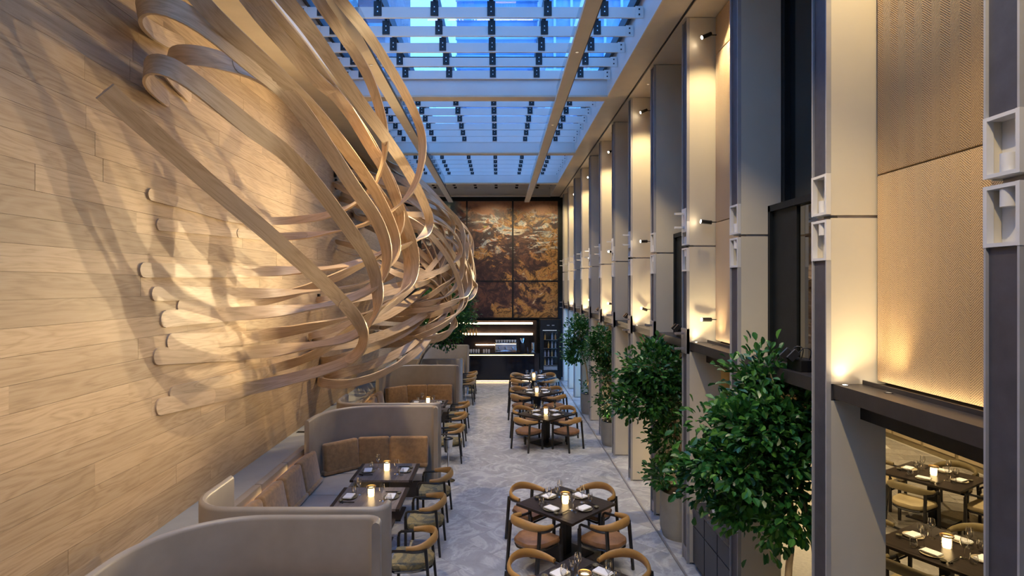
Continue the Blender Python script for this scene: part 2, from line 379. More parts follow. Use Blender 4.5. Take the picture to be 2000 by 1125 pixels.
# floor: herringbone marble tiles laid on a bed
floor = O('floor', MB().box(XL-0.2, 3.3, YN, YB, -0.15, -0.004), M['grout'], **S)
def clip(poly, x0, x1, y0, y1):
    def cut(ps, f):
        out = []
        for i, a in enumerate(ps):
            b = ps[(i+1) % len(ps)]; fa, fb = f(a), f(b)
            if fa >= 0: out.append(a)
            if (fa >= 0) != (fb >= 0):
                k = fa/(fa-fb); out.append((a[0]+(b[0]-a[0])*k, a[1]+(b[1]-a[1])*k))
        return out
    for f in (lambda p: p[0]-x0, lambda p: x1-p[0], lambda p: p[1]-y0, lambda p: y1-p[1]):
        if poly: poly = cut(poly, f)
    return poly
def area(p): return abs(sum(p[i][0]*p[(i+1) % len(p)][1] - p[(i+1) % len(p)][0]*p[i][1] for i in range(len(p))))/2
def herring(parent, w, x0, x1, y0, y1, ang, mat, gap=0.0015, top=0.0):
    ca, sa = math.cos(ang), math.sin(ang); cx, cy = (x0+x1)/2, (y0+y1)/2; n = 0
    for i in range(-60, 61):
        for j in range(-30, 31):
            for (a, b, c, d) in ((0,2,0,1), (2,3,0,2)):
                ox, oy = i + 2*j, -i + 2*j
                q = [((a+ox)*w+gap, (c+oy)*w+gap), ((b+ox)*w-gap, (c+oy)*w+gap), ((b+ox)*w-gap, (d+oy)*w-gap), ((a+ox)*w+gap, (d+oy)*w-gap)]
                q = clip([(cx + x*ca - y*sa, cy + x*sa + y*ca) for x, y in q], x0, x1, y0, y1)
                if len(q) < 3 or area(q) < 0.004: continue
                O('floor_tile', MB().poly(q, top-0.0035, top), mat, parent); n += 1
    return n
herring(floor, 0.62, -2.75, 2.56, 2.6, YB-0.02, PI/4, M['marble'])
for k in range(13):     # stone sill course along the columns
    y0, y1 = 2.6 + k*1.742, min(2.6 + (k+1)*1.742 - 0.006, YB-0.02)
    O('floor_slab', MB().box(2.605, 3.28, y0, y1, -0.0035, 0.0), M['marble'], floor)
O('floor_channel', MB().box(2.565, 2.60, 2.6, YB-0.02, -0.0035, 0.012), M['steel'], floor)

# wood wall: horizontal boards
wall_left = O('wall_left', MB().box(XL-0.25, XL-0.02, YN, YB+0.2, -0.1, 9.0), M['oak'], **S)
rows = 33; hgt = 8.0/rows
for r in range(rows):
    y = 1.5 - random.random()*2.6
    while y < YB:
        L = random.uniform(2.6, 4.1); y2 = min(y+L, YB)
        if y2 > 2.0:
            d = random.uniform(0, 0.0035)
            O('wall_board', MB().box(XL-0.02, XL-d, y+0.0015, y2-0.0015, r*hgt+0.0015, (r+1)*hgt-0.0015), M['oak'], wall_left)
        y = y2

# far wall and the wall behind the camera
wall_back = O('wall_back', MB().box(XL-0.25, 11, YB, YB+0.25, -0.1, 9.0), M['dark_frame'], **S)
wall_front = O('wall_front', MB().box(XL-0.25, 11, YN-0.25, YN, -0.1, 9.0), M['soffit'], **S)

# ceiling: soffits, beams, louvre blades with black hangers, glazing bars, panes
ceiling = O('ceiling', MB().box(XL-0.25, SL, YN, YB, ZC, ZC+0.9).box(SR, XR+0.75, YN, YB, ZC, ZC+0.9), M['soffit'], **S)
O('soffit_panel', MB().box(SR-0.02, SR, YN, YB, ZC, ZC+0.9), M['white_metal'], ceiling)
O('soffit_panel', MB().box(SL, SL+0.02, YN, YB, ZC, ZC+0.9), M['white_metal'], ceiling)
O('shadow_gap', MB().box(XR-0.07, XR-0.05, YN, YB, ZC-0.02, ZC), M['black_metal'], ceiling)
BEAMS = [1.75, 6.72, 11.70, 16.68, 21.55]
for yb in BEAMS + [24.6]:
    b = O('ceiling_beam', MB().box(SL+0.02, SR-0.02, yb+0.05, yb+0.22, ZC+0.02, ZC+0.36), M['white_metal'], ceiling)
    O('beam_flange', MB().box(SL+0.02, SR+0.0, yb, yb+0.27, ZC-0.02, ZC+0.02), M['soffit'], b)
    O('beam_flange', MB().box(SL+0.02, SR-0.02, yb, yb+0.27, ZC+0.36, ZC+0.39), M['white_metal'], b)
HX = [-0.12 + 0.869*k for k in range(-3, 3)]
blade_me = MB().box(SL+0.03, SR-0.03, -0.015, 0.015, 8.11, 8.275).mesh('louvre_blade', M['white_metal'])
hang = MB().box(-0.06, 0.06, -0.03, -0.016, 8.14, 8.36).box(-0.025, 0.025, -0.02, 0.03, 8.27, 8.44); hang.cur = 1
for dz in (8.19, 8.26): hang.box(-0.008, 0.008, -0.036, -0.03, dz, dz+0.016)
hang_me = hang.mesh('hanger', [M['black_metal'], M['bolt']])
ep = MB().box(-0.06, 0.06, -0.024, -0.016, 8.10, 8.285); ep.cur = 1
for dz in (8.145, 8.225): ep.box(-0.012, 0.012, -0.028, -0.024, dz, dz+0.024)
end_me = ep.mesh('end_bracket', [M['white_metal'], M['black_metal']])
ys = [yb - 0.38 - 0.645*k for yb in BEAMS[1:] for k in range(7)] + [24.6 - 0.35 - 0.645*k for k in range(4)]
for y in ys:
    bl = link('louvre_blade', blade_me, ceiling, (0, y, 0))
    for x in HX: link('hanger', hang_me, bl, (x, 0, 0))
    for x in (SR-0.10, SL+0.10): link('end_bracket', end_me, bl, (x, 0, 0))
for x in HX: O('glazing_bar', MB().box(x-0.035, x+0.035, YN, YB, 8.43, 8.66), M['black_metal'], ceiling)
for x in (SL+0.08, SR-0.08): O('glazing_bar', MB().box(x-0.03, x+0.03, YN, YB, 8.43, 8.66), M['black_metal'], ceiling)
px_ = [SL] + HX + [SR]
for a, b in zip(px_[:-1], px_[1:]):
    for ya, yb in zip([YN] + BEAMS, BEAMS + [YB]):
        if ya > 20: O('roof_panel', MB().box(a, b, ya, yb, 8.67, 8.75), M['soffit'], ceiling); continue
        O('roof_pane', MB().box(a+0.03, b-0.03, ya+0.02, yb-0.02, 8.67, 8.69), M['roof_glass'], ceiling)
for yb in BEAMS: O('glazing_bar', MB().box(SL, SR, yb-0.03, yb+0.03, 8.5, 8.70), M['black_metal'], ceiling)
# long runners under the beams, each carrying an upright glass baffle
for x in (1.18, -2.04):
    r = O('ceiling_runner', MB().box(x-0.10, x+0.10, YN, 24.1, 7.53, 7.60).box(x-0.02, x+0.02, YN, 24.1, 7.60, 7.64), M['soffit'], ceiling)
    O('runner_track', MB().box(x+0.10, x+0.115, YN, 24.1, 7.535, 7.58), M['black_metal'], r)
    for ya, yb in zip([YN] + BEAMS[:-1], BEAMS):
        O('glass_baffle', MB().box(x-0.005, x+0.005, ya+0.3, yb-0.05, 7.64, 8.08), M['glass'], r)
    for yb in BEAMS: O('runner_hanger', MB().box(x-0.02, x+0.02, yb+0.1, yb+0.17, 7.60, 7.89), M['steel'], r)

# right wall: fin columns with grey mullions, bays of fabric or dark glazing, ledges
COLY = [2.95 + 1.742*i for i in range(13)]
ZJ, ZL = 4.57, 3.19
wall_right = O('wall_right', MB().box(3.30, 3.5, YN, YB, 3.05, 9.0), M['dark_frame'], **S)
O('bay_soffit', MB().box(XR-0.05, 3.30, YN, YB, ZC-0.04, ZC), M['soffit'], wall_right)
def node_box(y, z, up):
    """white open box set in the mullion with a knob"""
    b = MB(); x0 = XR-0.022; H = 0.338; s = 0.022
    b.box(x0, XR+0.018, y-0.002, y+s, z, z+H).box(x0, XR+0.018, y+0.22-s, y+0.222, z, z+H)
    b.box(x0+0.001, XR+0.069, y+s+0.0005, y+0.2195-s, z+0.001, z+s).box(x0+0.001, XR+0.069, y+s+0.0005, y+0.2195-s, z+H-s, z+H-0.001)
    b.box(XR+0.07, XR+0.078, y+0.015, y+0.205, z+0.002, z+H-0.002)
    zz = z+s+0.001 if up else z+H-s-0.101
    b.cyl(XR+0.022, y+0.11, zz, zz+0.10, 0.038, n=14)
    return b
for i, y in enumerate(COLY):
    t = 0.22
    c = O('fin_column', MB().box(XR+0.08, 3.19, y+0.012, y+t-0.012, 0.0, ZC-0.04), M['steel'], wall_right)
    for (z0, z1, xe) in ((0.02, 3.05, 3.19), (ZL+0.0, ZJ-0.012, 3.19), (ZJ+0.012, ZC-0.05, 3.19)):
        for (ya, yb) in ((y, y+0.013), (y+t-0.013, y+t)):
            O('fin_panel', MB().box(XR+0.02, xe, ya, yb, z0, z1), M['panel'], c)
    for (ya, yb) in ((y+0.0, y+0.014), (y+t-0.014, y+t)):
        for (z0, z1) in ((0.0, ZJ-0.36), (ZJ+0.36, ZC-0.05)):
            O('mullion_flange', MB().box(XR-0.02, XR+0.019, ya, yb, z0, z1), M['flange'], c)
    for (z0, z1) in ((0.22, ZJ-0.36), (ZJ+0.36, ZC-0.05)):
        O('mullion', MB().box(XR-0.002, XR+0.06, y+0.0142, y+t-0.0142, z0, z1), M['mullion'], c)
    O('mullion_foot', MB().box(XR-0.006, XR+0.03, y+0.0142, y+t-0.0142, 0.02, 0.2), M['steel'], c)
    for up, z in ((True, ZJ+0.02), (False, ZJ-0.36)):
        O('node_box', node_box(y, z, up), M['white_metal'], c, smooth=35)
    if i >= 3:      # pronged steel clamps at ledge height
        m = MB().box(XR-0.03, XR+0.02, y+0.0, y+t, 3.02, 3.38)
        for z in (3.07, 3.29): m.box(XR-0.16, XR-0.03, y+0.09, y+0.13, z, z+0.03)
        O('clamp', m, M['steel'], c)
        if i % 2 == 1 or i > 5:
            m = MB().box(XR-0.03, XR+0.015, y+0.02, y+t-0.02, 4.78, 5.12)
            for z in (4.83, 5.03): m.box(XR-0.16, XR-0.03, y+0.09, y+0.13, z, z+0.03)
            O('clamp', m, M['white_metal'], c)
    if i == 12: break
    ya, yb = y+t, COLY[i+1]
    lg = O('ledge', MB().box(2.755, 3.30, ya, yb, 3.07, ZL), M['ledge'], wall_right)
    O('ledge_step', MB().box(2.98, 3.30, ya, yb, 2.9, 3.07), M['black_metal'], lg)
    if i % 2 == 0:
        O('shadow_strip', MB().box(3.19, 3.30, yb-0.02, yb, ZL, ZC-0.05), M['black_metal'], wall_right)
        for (z0, z1) in ((ZL+0.03, 4.90), (4.908, 7.30), (7.308, ZC-0.05)):
            O('fabric_panel', MB().rbox(3.10, 3.29, ya+0.02, yb-0.025, z0, z1, 0.012, 2), M['fabric'], wall_right, smooth=40)
    else:
        O('window_glass', MB().box(3.24, 3.26, ya, yb, 4.9, ZC-0.05), M['dark_glass'], wall_right)
        for yy in (ya+0.02, yb-0.10, (ya+yb)/2): O('window_mullion', MB().box(3.18, 3.28, yy, yy+0.06, 4.9, ZC-0.05), M['dark_frame'], wall_right)
        w = O('window_box', MB().box(3.04, 3.28, yb-0.05, yb-0.001, ZL, 4.9).box(3.04, 3.28, ya+0.001, ya+0.05, ZL, 4.9).box(3.04, 3.28, ya, yb, 4.83, 4.9).box(3.04, 3.28, ya, yb, ZL, ZL+0.05), M['dark_frame'], wall_right)
        O('window_leaf', MB().box(3.08, 3.11, yb-0.55, yb-0.05, ZL+0.05, 4.83), M['dark_frame'], w)
        O('window_pane', MB().box(3.10, 3.12, ya+0.05, yb-0.55, ZL+0.05, 4.83), M['mirror_glass'], w)

# ------------------------------------------------------------------ the dining room beyond the columns
floor2 = O('floor', MB().box(3.301, 11, YN, 18, -0.15, -0.006), M['pale_grout'], **S)
ca, sa = math.cos(-0.32), math.sin(-0.32)
for i in range(-22, 24):
    for j in range(-22, 24):
        a, b = i*0.92 + (j % 2)*0.46, j*0.46
        q = [(a+0.006, b+0.006), (a+0.914, b+0.006), (a+0.914, b+0.454), (a+0.006, b+0.454)]
        q = clip([(7 + x*ca - y*sa, 9 + x*sa + y*ca) for x, y in q], 4.4, 10.2, 5.8, 15.5)
        if len(q) >= 3 and area(q) > 0.01 and abs(sum(p[0] for p in q)/len(q) - 0.77*sum(p[1] for p in q)/len(q)) < 1.6:
            O('floor_tile', MB().poly(q, -0.0055, 0.0), M['stone_tile'], floor2)
O('ceiling', MB().box(3.5, 11, YN, 18, 3.05, 3.3), M['soffit'], **S)
O('wall_right', MB().box(10.9, 11.1, YN, 18, 0, 3.05), M['wall_cream'], **S)
O('wall_back', MB().box(3.30, 11, 17.9, 18.1, 0, 3.05), M['wall_cream'], **S)
sc = O('wall_panelling', MB().box(10.26, 10.34, 10.6, 17.0, 0, 1.35), M['panel_frame'], **S)
for k in range(6):
    y0 = 10.68 + k*1.05
    O('wall_panel', MB().box(10.24, 10.27, y0, y0+0.95, 0.14, 1.28), M['wall_cream'], sc)

# ------------------------------------------------------------------ towers seen through the skylight
def tower(label, x0, x1, y0, y1, h, body, fin, nf, vert=0):
    e = E('tower', ((x0+x1)/2, y0, 0), label=label, cat='building'); ox = (x0+x1)/2
    O('tower_body', MB().box(x0-ox, x1-ox, 0, y1-y0, -2, h), body, e)
    me = MB().box(x0-ox-0.1, x1-ox+0.1, -0.35, -0.002, 0, 0.35 if not vert else 0.5).mesh('facade_band', fin)
    step = (h-14)/nf
    for k in range(nf): link('facade_band', me, e, (0, 0, 14 + k*step))
    if vert:
        mv = MB().box(-0.12, 0.12, -0.45, -0.002, 12, h).mesh('facade_pier', fin)
        for k in range(vert): link('facade_pier', mv, e, (x0-ox + (k+0.5)*(x1-x0)/vert, 0, 0))
tower('blue tower with close horizontal louvres beyond the glass roof', -4.6, 4.2, 62, 80, 60, M['facade_blue'], M['facade_fin'], 44)
tower('pale blue glass tower with wide piers, right of the louvred tower', 4.8, 15, 58, 75, 60, M['facade_blue'], M['facade_fin'], 12, 6)
tower('dark brown tower behind the ribbons, beyond the glass roof', -19, -11.2, 56, 72, 60, M['facade_brown'], M['facade_blue'], 12)
tower('teal glass tower with thin fins, leftmost through the roof', -22, -12.4, 38, 50, 48, M['facade_teal'], M['facade_fin'], 10, 12)

# ------------------------------------------------------------------ bent-wood wall sculpture
XW = XL - 0.007
sculpture = E('wood_sculpture', (XL, 9.0, 0.0), label='huge swirling sculpture of bent ash ribbons growing out of the board wall', cat='sculpture')
def ribbon(ctrl, W=0.25, T=0.030, laps=(), end_wall=True, start_round=True, n=9, spread=False, tw=0.0, lift=0.0):
    """ctrl: (px, py, X) points; the strip leaves the wall flat and twists evenly to lie flat again where it returns"""
    K = []
    for c in ctrl:
        if c[2] == XW: c = (c[0], c[1], XW + lift)
        if spread and c[2] > XW + 0.06: o_ = c[2] - XL; c = (c[0], c[1], XL + o_*(1.0 + 0.42*math.exp(-o_/1.3)))
        p = px2w(*c)
        if c[2] > XW + 0.06 and p.y > 14.0:         # the far bulge hangs over the third booth, not over the bar
            Y = 14.0 + (p.y - 14.0)*0.34; p = px2w(c[0], c[1], (c[0]-VX)*Y/F)
        K.append(p)
    P = spline(K, n)
    L = [0.0]
    for a, b in zip(P[:-1], P[1:]): L.append(L[-1] + (b-a).length)
    tot = L[-1]
    # resample evenly
    N = max(24, int(tot/0.11)); Q = []; j = 0
    for k in range(N+1):
        s = tot*k/N
        while j < len(L)-2 and L[j+1] < s: j += 1
        u = (s-L[j])/max(1e-6, L[j+1]-L[j]); Q.append(P[j].lerp(P[j+1], u))
    for _ in range(6): Q = [Q[0]] + [(Q[i-1] + Q[i]*2 + Q[i+1])/4 for i in range(1, N)] + [Q[-1]]
    for q in Q: q.x = max(q.x, XW + lift)
    Tn = [(Q[min(i+1, N)] - Q[max(i-1, 0)]).normalized() for i in range(N+1)]
    ds = tot/N
    KV = [Vector((0,0,0))] + [(Tn[i+1] - Tn[i-1])/(2*ds) for i in range(1, N)] + [Vector((0,0,0))]
    for _ in range(5): KV = [KV[0]] + [(KV[i-1] + KV[i]*2 + KV[i+1])/4 for i in range(1, N)] + [KV[-1]]
    nr = Vector((1,0,0)); nr = (nr - Tn[0]*nr.dot(Tn[0])).normalized()
    nr = (nr*math.cos(tw) + Tn[0].cross(nr)*math.sin(tw)).normalized(); NR = [nr]
    for i in range(1, N+1):         # a bent strip turns its flat side into the bend
        if Q[i].x < XW + lift + 0.035 and i < N//3: nr = Vector((1,0,0))
        nr = nr - Tn[i]*nr.dot(Tn[i]); nr.normalize()
        k = KV[i] - Tn[i]*KV[i].dot(Tn[i]); kl = k.length
        if kl > 0.02:
            k = k/kl
            if k.dot(nr) < 0: k = -k
            f = 1 - math.exp(-ds*kl*3.2); nr = (nr*(1-f) + k*f).normalized()
        NR.append(nr)
    iw = N
    while iw > N//2 and Q[iw-1].x < XW + lift + 0.035: iw -= 1
    flat = lambda i: (Vector((1,0,0)) - Tn[i]*Tn[i].x).normalized()
    tgt = flat(iw); ang = math.atan2(NR[iw].cross(tgt).dot(Tn[iw]), NR[iw].dot(tgt))
    if ang > PI/2: ang -= PI
    if ang < -PI/2: ang += PI
    sgn = 1 if (NR[iw]*math.cos(ang) + Tn[iw].cross(NR[iw])*math.sin(ang)).dot(tgt) > 0 else -1
    for i in range(N+1):
        if i >= iw: NR[i] = flat(i)*sgn; continue
        u = min(1.0, max(0.0, (i/iw - 0.5)/0.48)); u = u*u*(3-2*u)
        a = ang*u; b = Tn[i].cross(NR[i]); NR[i] = (NR[i]*math.cos(a) + b*math.sin(a)).normalized()
    base = Vector(sculpture.location)
    def strip(s0, s1, W, T, off, r0, r1):
        m = MB(); m.uv = []; vs_, fs = [], []
        ks = [k for k in range(N+1) if s0 <= tot*k/N <= s1]
        if r0: ks = [ks[0] + d for d in (0.001, 0.15, 0.45)] + ks[1:]
        if r1: ks = ks[:-1] + [ks[-1] - d for d in (0.45, 0.15, 0.001)]
        for q in ks:
            i = min(int(q), N-1); u = q - i
            p = Q[i].lerp(Q[i+1], u); nn = NR[i].lerp(NR[i+1], u).normalized(); tt = Tn[i].lerp(Tn[i+1], u).normalized(); bb = tt.cross(nn)
            s = tot*q/N; R = W*0.45; w = W/2
            for flag, d in ((r0, s - tot*ks[0]/N), (r1, tot*ks[-1]/N - s)):
                if flag and d < R: w = min(w, W/2*math.sqrt(max(0.02, 1-(1-d/R)**2)))
            for (c, e) in ((-1,-1), (1,-1), (1,1), (-1,1)):
                vs_.append(p + bb*(c*w) + nn*(e*T/2 + off) - base); m.uv.append((s, c*w + e*0.4))
        n_ = len(ks)
        for i in range(n_-1):
            for k in range(4): fs.append((i*4+k, i*4+(k+1)%4, (i+1)*4+(k+1)%4, (i+1)*4+k))
        fs.append((0,1,2,3)); fs.append(tuple((n_-1)*4+k for k in range(4)))
        m.add(vs_, fs); return m
    o = O('ribbon', strip(0, tot, W, T, 0, start_round, True), M['ash'], sculpture, smooth=40)
    for (a, b, side) in laps:
        O('lap_strip', strip(a*tot, b*tot, W*0.985, 0.010, side*(sgn if a > 0.5 else 1)*(T/2+0.004), True, True), M['ash'], o, smooth=40)
    return o
w = XW
RB = [
 # sweeping ribbons of the near half: out of the wall high up, over the room and back to the wall low down
 ([(205,178,-3.9),(300,262,-3.8),(420,368,-3.6),(540,470,-3.2),(640,560,-2.85),(697,622,-2.6),(714,664,-2.55),(695,698,-2.75),(634,722,-3.25),(560,742,-3.75),(480,760,w),(390,778,w),(302,796,w)], [(0,.05,-1),(.42,.60,1),(.86,1,1)]),
 ([(330,196,w),(300,170,-4.08),(279,140,-3.92),(304,118,-3.62),(345,134,-3.5),(427,199,-3.3),(498,256,-3.15),(560,300,-3.0),(620,365,-2.8),(698,470,-2.45),(728,520,-2.35),(739,575,-2.3),(734,620,-2.35),(700,652,-2.7),(650,668,-3.1),(570,680,-3.7),(480,690,w),(390,693,w),(297,696,w)], [(.10,.24,1),(.86,1,1)]),
 ([(372,190,w),(340,150,-4.08),(323,120,-3.9),(352,104,-3.6),(390,108,-3.45),(462,128,-3.3),(533,167,-3.1),(612,223,-2.9),(673,293,-2.65),(720,352,-2.45),(762,409,-2.25),(790,470,-2.1),(800,525,-2.05),(789,566,-2.1),(745,600,-2.5),(690,618,-2.95),(600,640,-3.6),(510,655,w),(420,664,w),(313,668,w)], [(.08,.16,1),(.16,.40,-1),(.85,1,1)]),
 ([(360,90,w),(300,62,-4.08),(267,25,-3.9),(290,0,-3.6),(327,6,-3.45),(373,30,-3.3),(427,70,-3.15),(498,130,-3.0),(570,190,-2.85),(642,292,-2.6),(690,365,-2.4),(736,430,-2.2),(757,490,-2.1),(750,540,-2.2),(711,573,-2.55),(640,596,-3.1),(560,606,-3.65),(445,614,w),(380,618,w),(311,624,w)], [(.08,.2,1),(.88,1,1)]),
 ([(400,-160,w),(330,-130,-3.9),(320,-90,-3.6),(389,0,-3.2),(450,62,-3.05),(527,132,-2.9),(615,217,-2.7),(690,310,-2.5),(745,395,-2.25),(775,470,-2.1),(765,520,-2.15),(715,552,-2.6),(640,566,-3.2),(540,573,-3.85),(460,573,w),(380,573,w),(293,574,w)], [(.3,.5,1),(.88,1,1)]),
 ([(470,-200,w),(420,-150,-3.7),(440,-70,-3.2),(497,15,-2.9),(562,91,-2.75),(615,153,-2.65),(673,205,-2.55),(725,290,-2.35),(766,360,-2.15),(783,420,-2.05),(778,465,-2.1),(740,500,-2.5),(670,520,-3.1),(590,528,-3.7),(500,530,w),(410,530,w),(270,527,w)], [(.35,.5,1),(.87,1,1)]),
 ([(560,-230,w),(500,-160,-3.5),(510,-70,-2.9),(553,-5,-2.6),(592,40,-2.5),(632,97,-2.4),(703,200,-2.15),(744,256,-2.0),(797,335,-1.85),(831,404,-1.7),(840,440,-1.68),(815,470,-1.85),(739,501,-2.5),(660,540,-3.1),(580,570,-3.7),(500,590,w),(430,596,w),(345,598,w)], [(.3,.52,1)]),
 ([(640,-200,w),(600,-130,-3.0),(630,-50,-2.3),(665,0,-2.1),(717,65,-1.95),(761,132,-1.8),(800,200,-1.65),(824,260,-1.55),(825,310,-1.55),(812,360,-1.7),(780,402,-2.0),(735,430,-2.45),(680,448,-3.0),(600,460,-3.7),(520,462,w),(400,448,w),(304,438,w)], [(.32,.5,1),(.8,.9,1)]),
 ([(610,-180,w),(580,-120,-3.1),(595,-50,-2.6),(620,0,-2.4),(644,32,-2.3),(688,97,-2.2),(714,138,-2.1),(735,190,-2.05),(751,255,-2.0),(752,300,-2.05),(735,355,-2.3),(700,394,-2.7),(655,416,-3.2),(600,428,-3.7),(530,432,w),(450,425,w),(380,404,w),(286,378,w)], [(.35,.48,1),(.82,1,1)]),
 ([(530,-210,w),(460,-160,-3.6),(470,-60,-3.0),(520,15,-2.8),(580,85,-2.7),(640,165,-2.6),(690,230,-2.5),(735,300,-2.3),(770,380,-2.1),(800,455,-1.95),(812,510,-1.9),(800,560,-2.0),(755,590,-2.4),(690,640,-3.0),(620,690,-3.5),(540,718,w),(430,746,w),(330,770,w)], [(.4,.6,-1)]),
 # ribbons of the far half: cut ends clamped to the wall, sweeping out to the right and over
 ([(622,738,w),(622,746,-3.95),(645,751,-3.7),(685,749,-3.3),(739,733,-2.8),(796,700,-2.3),(831,668,-2.0),(858,624,-1.75),(871,585,-1.6),(873,560,-1.55),(862,536,-1.7),(840,520,-2.0),(800,520,-2.6),(760,540,-3.2),(720,560,w)], []),
 ([(632,724,w),(636,731,-3.9),(669,729,-3.5),(739,707,-2.9),(808,672,-2.25),(843,631,-1.95),(855,589,-1.8),(857,543,-1.75),(850,490,-1.8),(836,455,-2.0),(800,430,-2.5),(750,405,-3.2),(690,385,w)], []),
 ([(626,704,w),(640,706,-3.85),(690,692,-3.3),(762,663,-2.7),(808,638,-2.35),(838,603,-2.05),(852,566,-1.9),(846,520,-1.9),(828,470,-2.05),(800,420,-2.4),(760,380,-3.0),(700,350,w)], []),
 ([(614,690,w),(617,680,-3.95),(640,676,-3.6),(700,668,-3.1),(770,645,-2.6),(830,612,-2.1),(872,560,-1.7),(880,500,-1.55),(862,450,-1.65),(836,415,-1.9),(800,385,-2.4),(740,350,-3.3),(690,330,w)], []),
 ([(612,664,w),(618,661,-3.95),(658,649,-3.6),(711,631,-3.1),(762,613,-2.65),(808,582,-2.3),(838,553,-2.05),(880,500,-1.6),(900,450,-1.35),(885,420,-1.45),(850,395,-1.8),(800,370,-2.5),(742,345,w)], [(.1,.3,1)]),
 ([(618,586,w),(630,585,-3.95),(660,582,-3.7),(715,571,-3.2),(785,555,-2.55),(819,545,-2.2),(854,530,-1.85),(874,508,-1.65),(882,465,-1.55),(875,434,-1.6),(855,410,-1.8),(820,390,-2.3),(770,370,-3.1),(720,350,w)], []),
 ([(653,334,w),(672,338,-4.0),(715,352,-3.4),(780,372,-2.6),(838,390,-1.95),(866,406,-1.65),(893,434,-1.4),(913,455,-1.22),(920,475,-1.12),(914,500,-1.15),(895,535,-1.35),(860,565,-1.75),(815,590,-2.4),(770,600,-3.2),(740,598,w)], []),
 ([(653,358,w),(670,362,-4.0),(720,385,-3.3),(780,412,-2.5),(836,441,-1.85),(861,462,-1.6),(886,498,-1.35),(904,535,-1.2),(911,575,-1.1),(902,605,-1.15),(877,624,-1.4),(843,638,-1.85),(805,645,-2.6),(775,642,-3.4),(742,640,w)], []),
 ([(664,388,w),(680,392,-4.0),(730,415,-3.2),(790,430,-2.4),(843,428,-1.8),(877,443,-1.5),(898,476,-1.3),(908,508,-1.2),(905,540,-1.25),(880,575,-1.5),(840,600,-2.0),(800,612,-2.7),(742,612,w)], []),
 ([(690,420,w),(710,425,-3.8),(770,440,-2.9),(840,455,-1.95),(884,466,-1.45),(905,495,-1.2),(922,535,-1.0),(929,560,-.95),(920,582,-1.0),(900,596,-1.2),(854,612,-1.75),(810,622,-2.5),(780,624,-3.3),(742,622,w)], []),
 ([(655,471,w),(675,476,-4.0),(720,490,-3.3),(771,515,-2.6),(808,528,-2.2),(843,541,-1.85),(862,568,-1.65),(880,600,-1.45),(888,624,-1.35),(882,642,-1.38),(862,655,-1.6),(836,663,-1.95),(800,668,-2.7),(742,668,w)], []),
 ([(760,330,w),(780,345,-3.2),(815,365,-2.4),(850,395,-1.8),(885,425,-1.45),(910,450,-1.2),(922,480,-1.05),(916,520,-1.1),(912,548,-1.15),(885,585,-1.45),(850,600,-1.9),(815,604,-2.6),(742,604,w)], []),
 ([(715,430,w),(740,442,-3.6),(800,475,-2.5),(845,515,-1.9),(880,545,-1.5),(905,552,-1.25),(921,540,-1.05),(918,500,-1.05),(905,455,-1.2),(870,420,-1.6),(830,395,-2.2),(790,372,-3.0),(742,352,w)], []),
 ([(735,560,w),(760,560,-3.4),(800,552,-2.5),(850,532,-1.8),(890,512,-1.4),(913,488,-1.15),(917,465,-1.1),(900,440,-1.3),(865,420,-1.7),(825,410,-2.3),(742,405,w)], []),
 ([(745,500,w),(765,505,-3.4),(805,520,-2.5),(848,545,-1.85),(872,560,-1.6),(880,585,-1.5),(868,612,-1.6),(840,635,-1.95),(800,655,-2.7),(742,660,w)], []),
]
TW = {(205,178): 0.75}
for k_, (ctrl, laps) in enumerate(RB): ribbon(ctrl, laps=laps, lift=0.0009*k_, spread=ctrl[-1][0] < 500, start_round=ctrl[0][0] != 205, tw=TW.get(ctrl[0][:2], 0.0), W=0.215 if k_ < 4 else 0.18 if ctrl[0][0] < 600 and ctrl[-1][0] < 500 else 0.20 if ctrl[0][1] > 655 and ctrl[0][0] < 640 else 0.145)
rj = random.Random(21)
for ctrl, laps in [r for r in RB if r[0][-1][0] >= 500 and r[0][0][0] >= 600]:     # a second, looser weave of the far half
    dx, dy, k = rj.uniform(-16, 4), rj.uniform(-16, 18), rj.uniform(0.93, 1.06)
    j2 = [(px + dx*(0.4 if X == w else 1) + rj.uniform(-4, 4), 540 + (py - 540)*k + dy + rj.uniform(-5, 5), X) for px, py, X in ctrl]
    j2 = [(min(px, 742) if X == w else px, py, X) for px, py, X in j2]
    if j2[0][1] > 700 or max(p[1] for p in j2) > 735: continue
    ribbon(j2, W=0.135, lift=rj.uniform(0.026, 0.036))
for (a, b) in ((621,585), (613,662), (653,336), (655,360)):     # black wall clamps at the cut ends
    p = px2w(a, b, XL) - Vector(sculpture.location)
    O('wall_clamp', MB().box(p.x, p.x+0.05, p.y-0.05, p.y+0.03, p.z-0.13, p.z+0.13), M['black_metal'], sculpture)

# ------------------------------------------------------------------ mural, bar, fridge
mural = E('mural', (0, YB-0.06, 0), label='tall abstract mural of dark plum and gold in framed panels above the bar', cat='painting')
XS = [-3.42, -1.40, 0.605, 2.60]; ZS = [2.58, 4.20, 7.72]
for a, b in zip(XS[:-1], XS[1:]):
    for c, d in zip(ZS[:-1], ZS[1:]): O('mural_panel', MB().box(a+0.03, b-0.03, 0.0, 0.05, c+0.03, d-0.03), M['mural'], mural)
for x in XS: O('frame_bar', MB().box(x-0.035, x+0.035, -0.03, 0.05, ZS[0]-0.03, ZS[-1]+0.03), M['black_metal'], mural)
for z in ZS: O('frame_bar', MB().box(XS[0], XS[-1], -0.02, 0.05, z-0.03, z+0.03), M['black_metal'], mural)

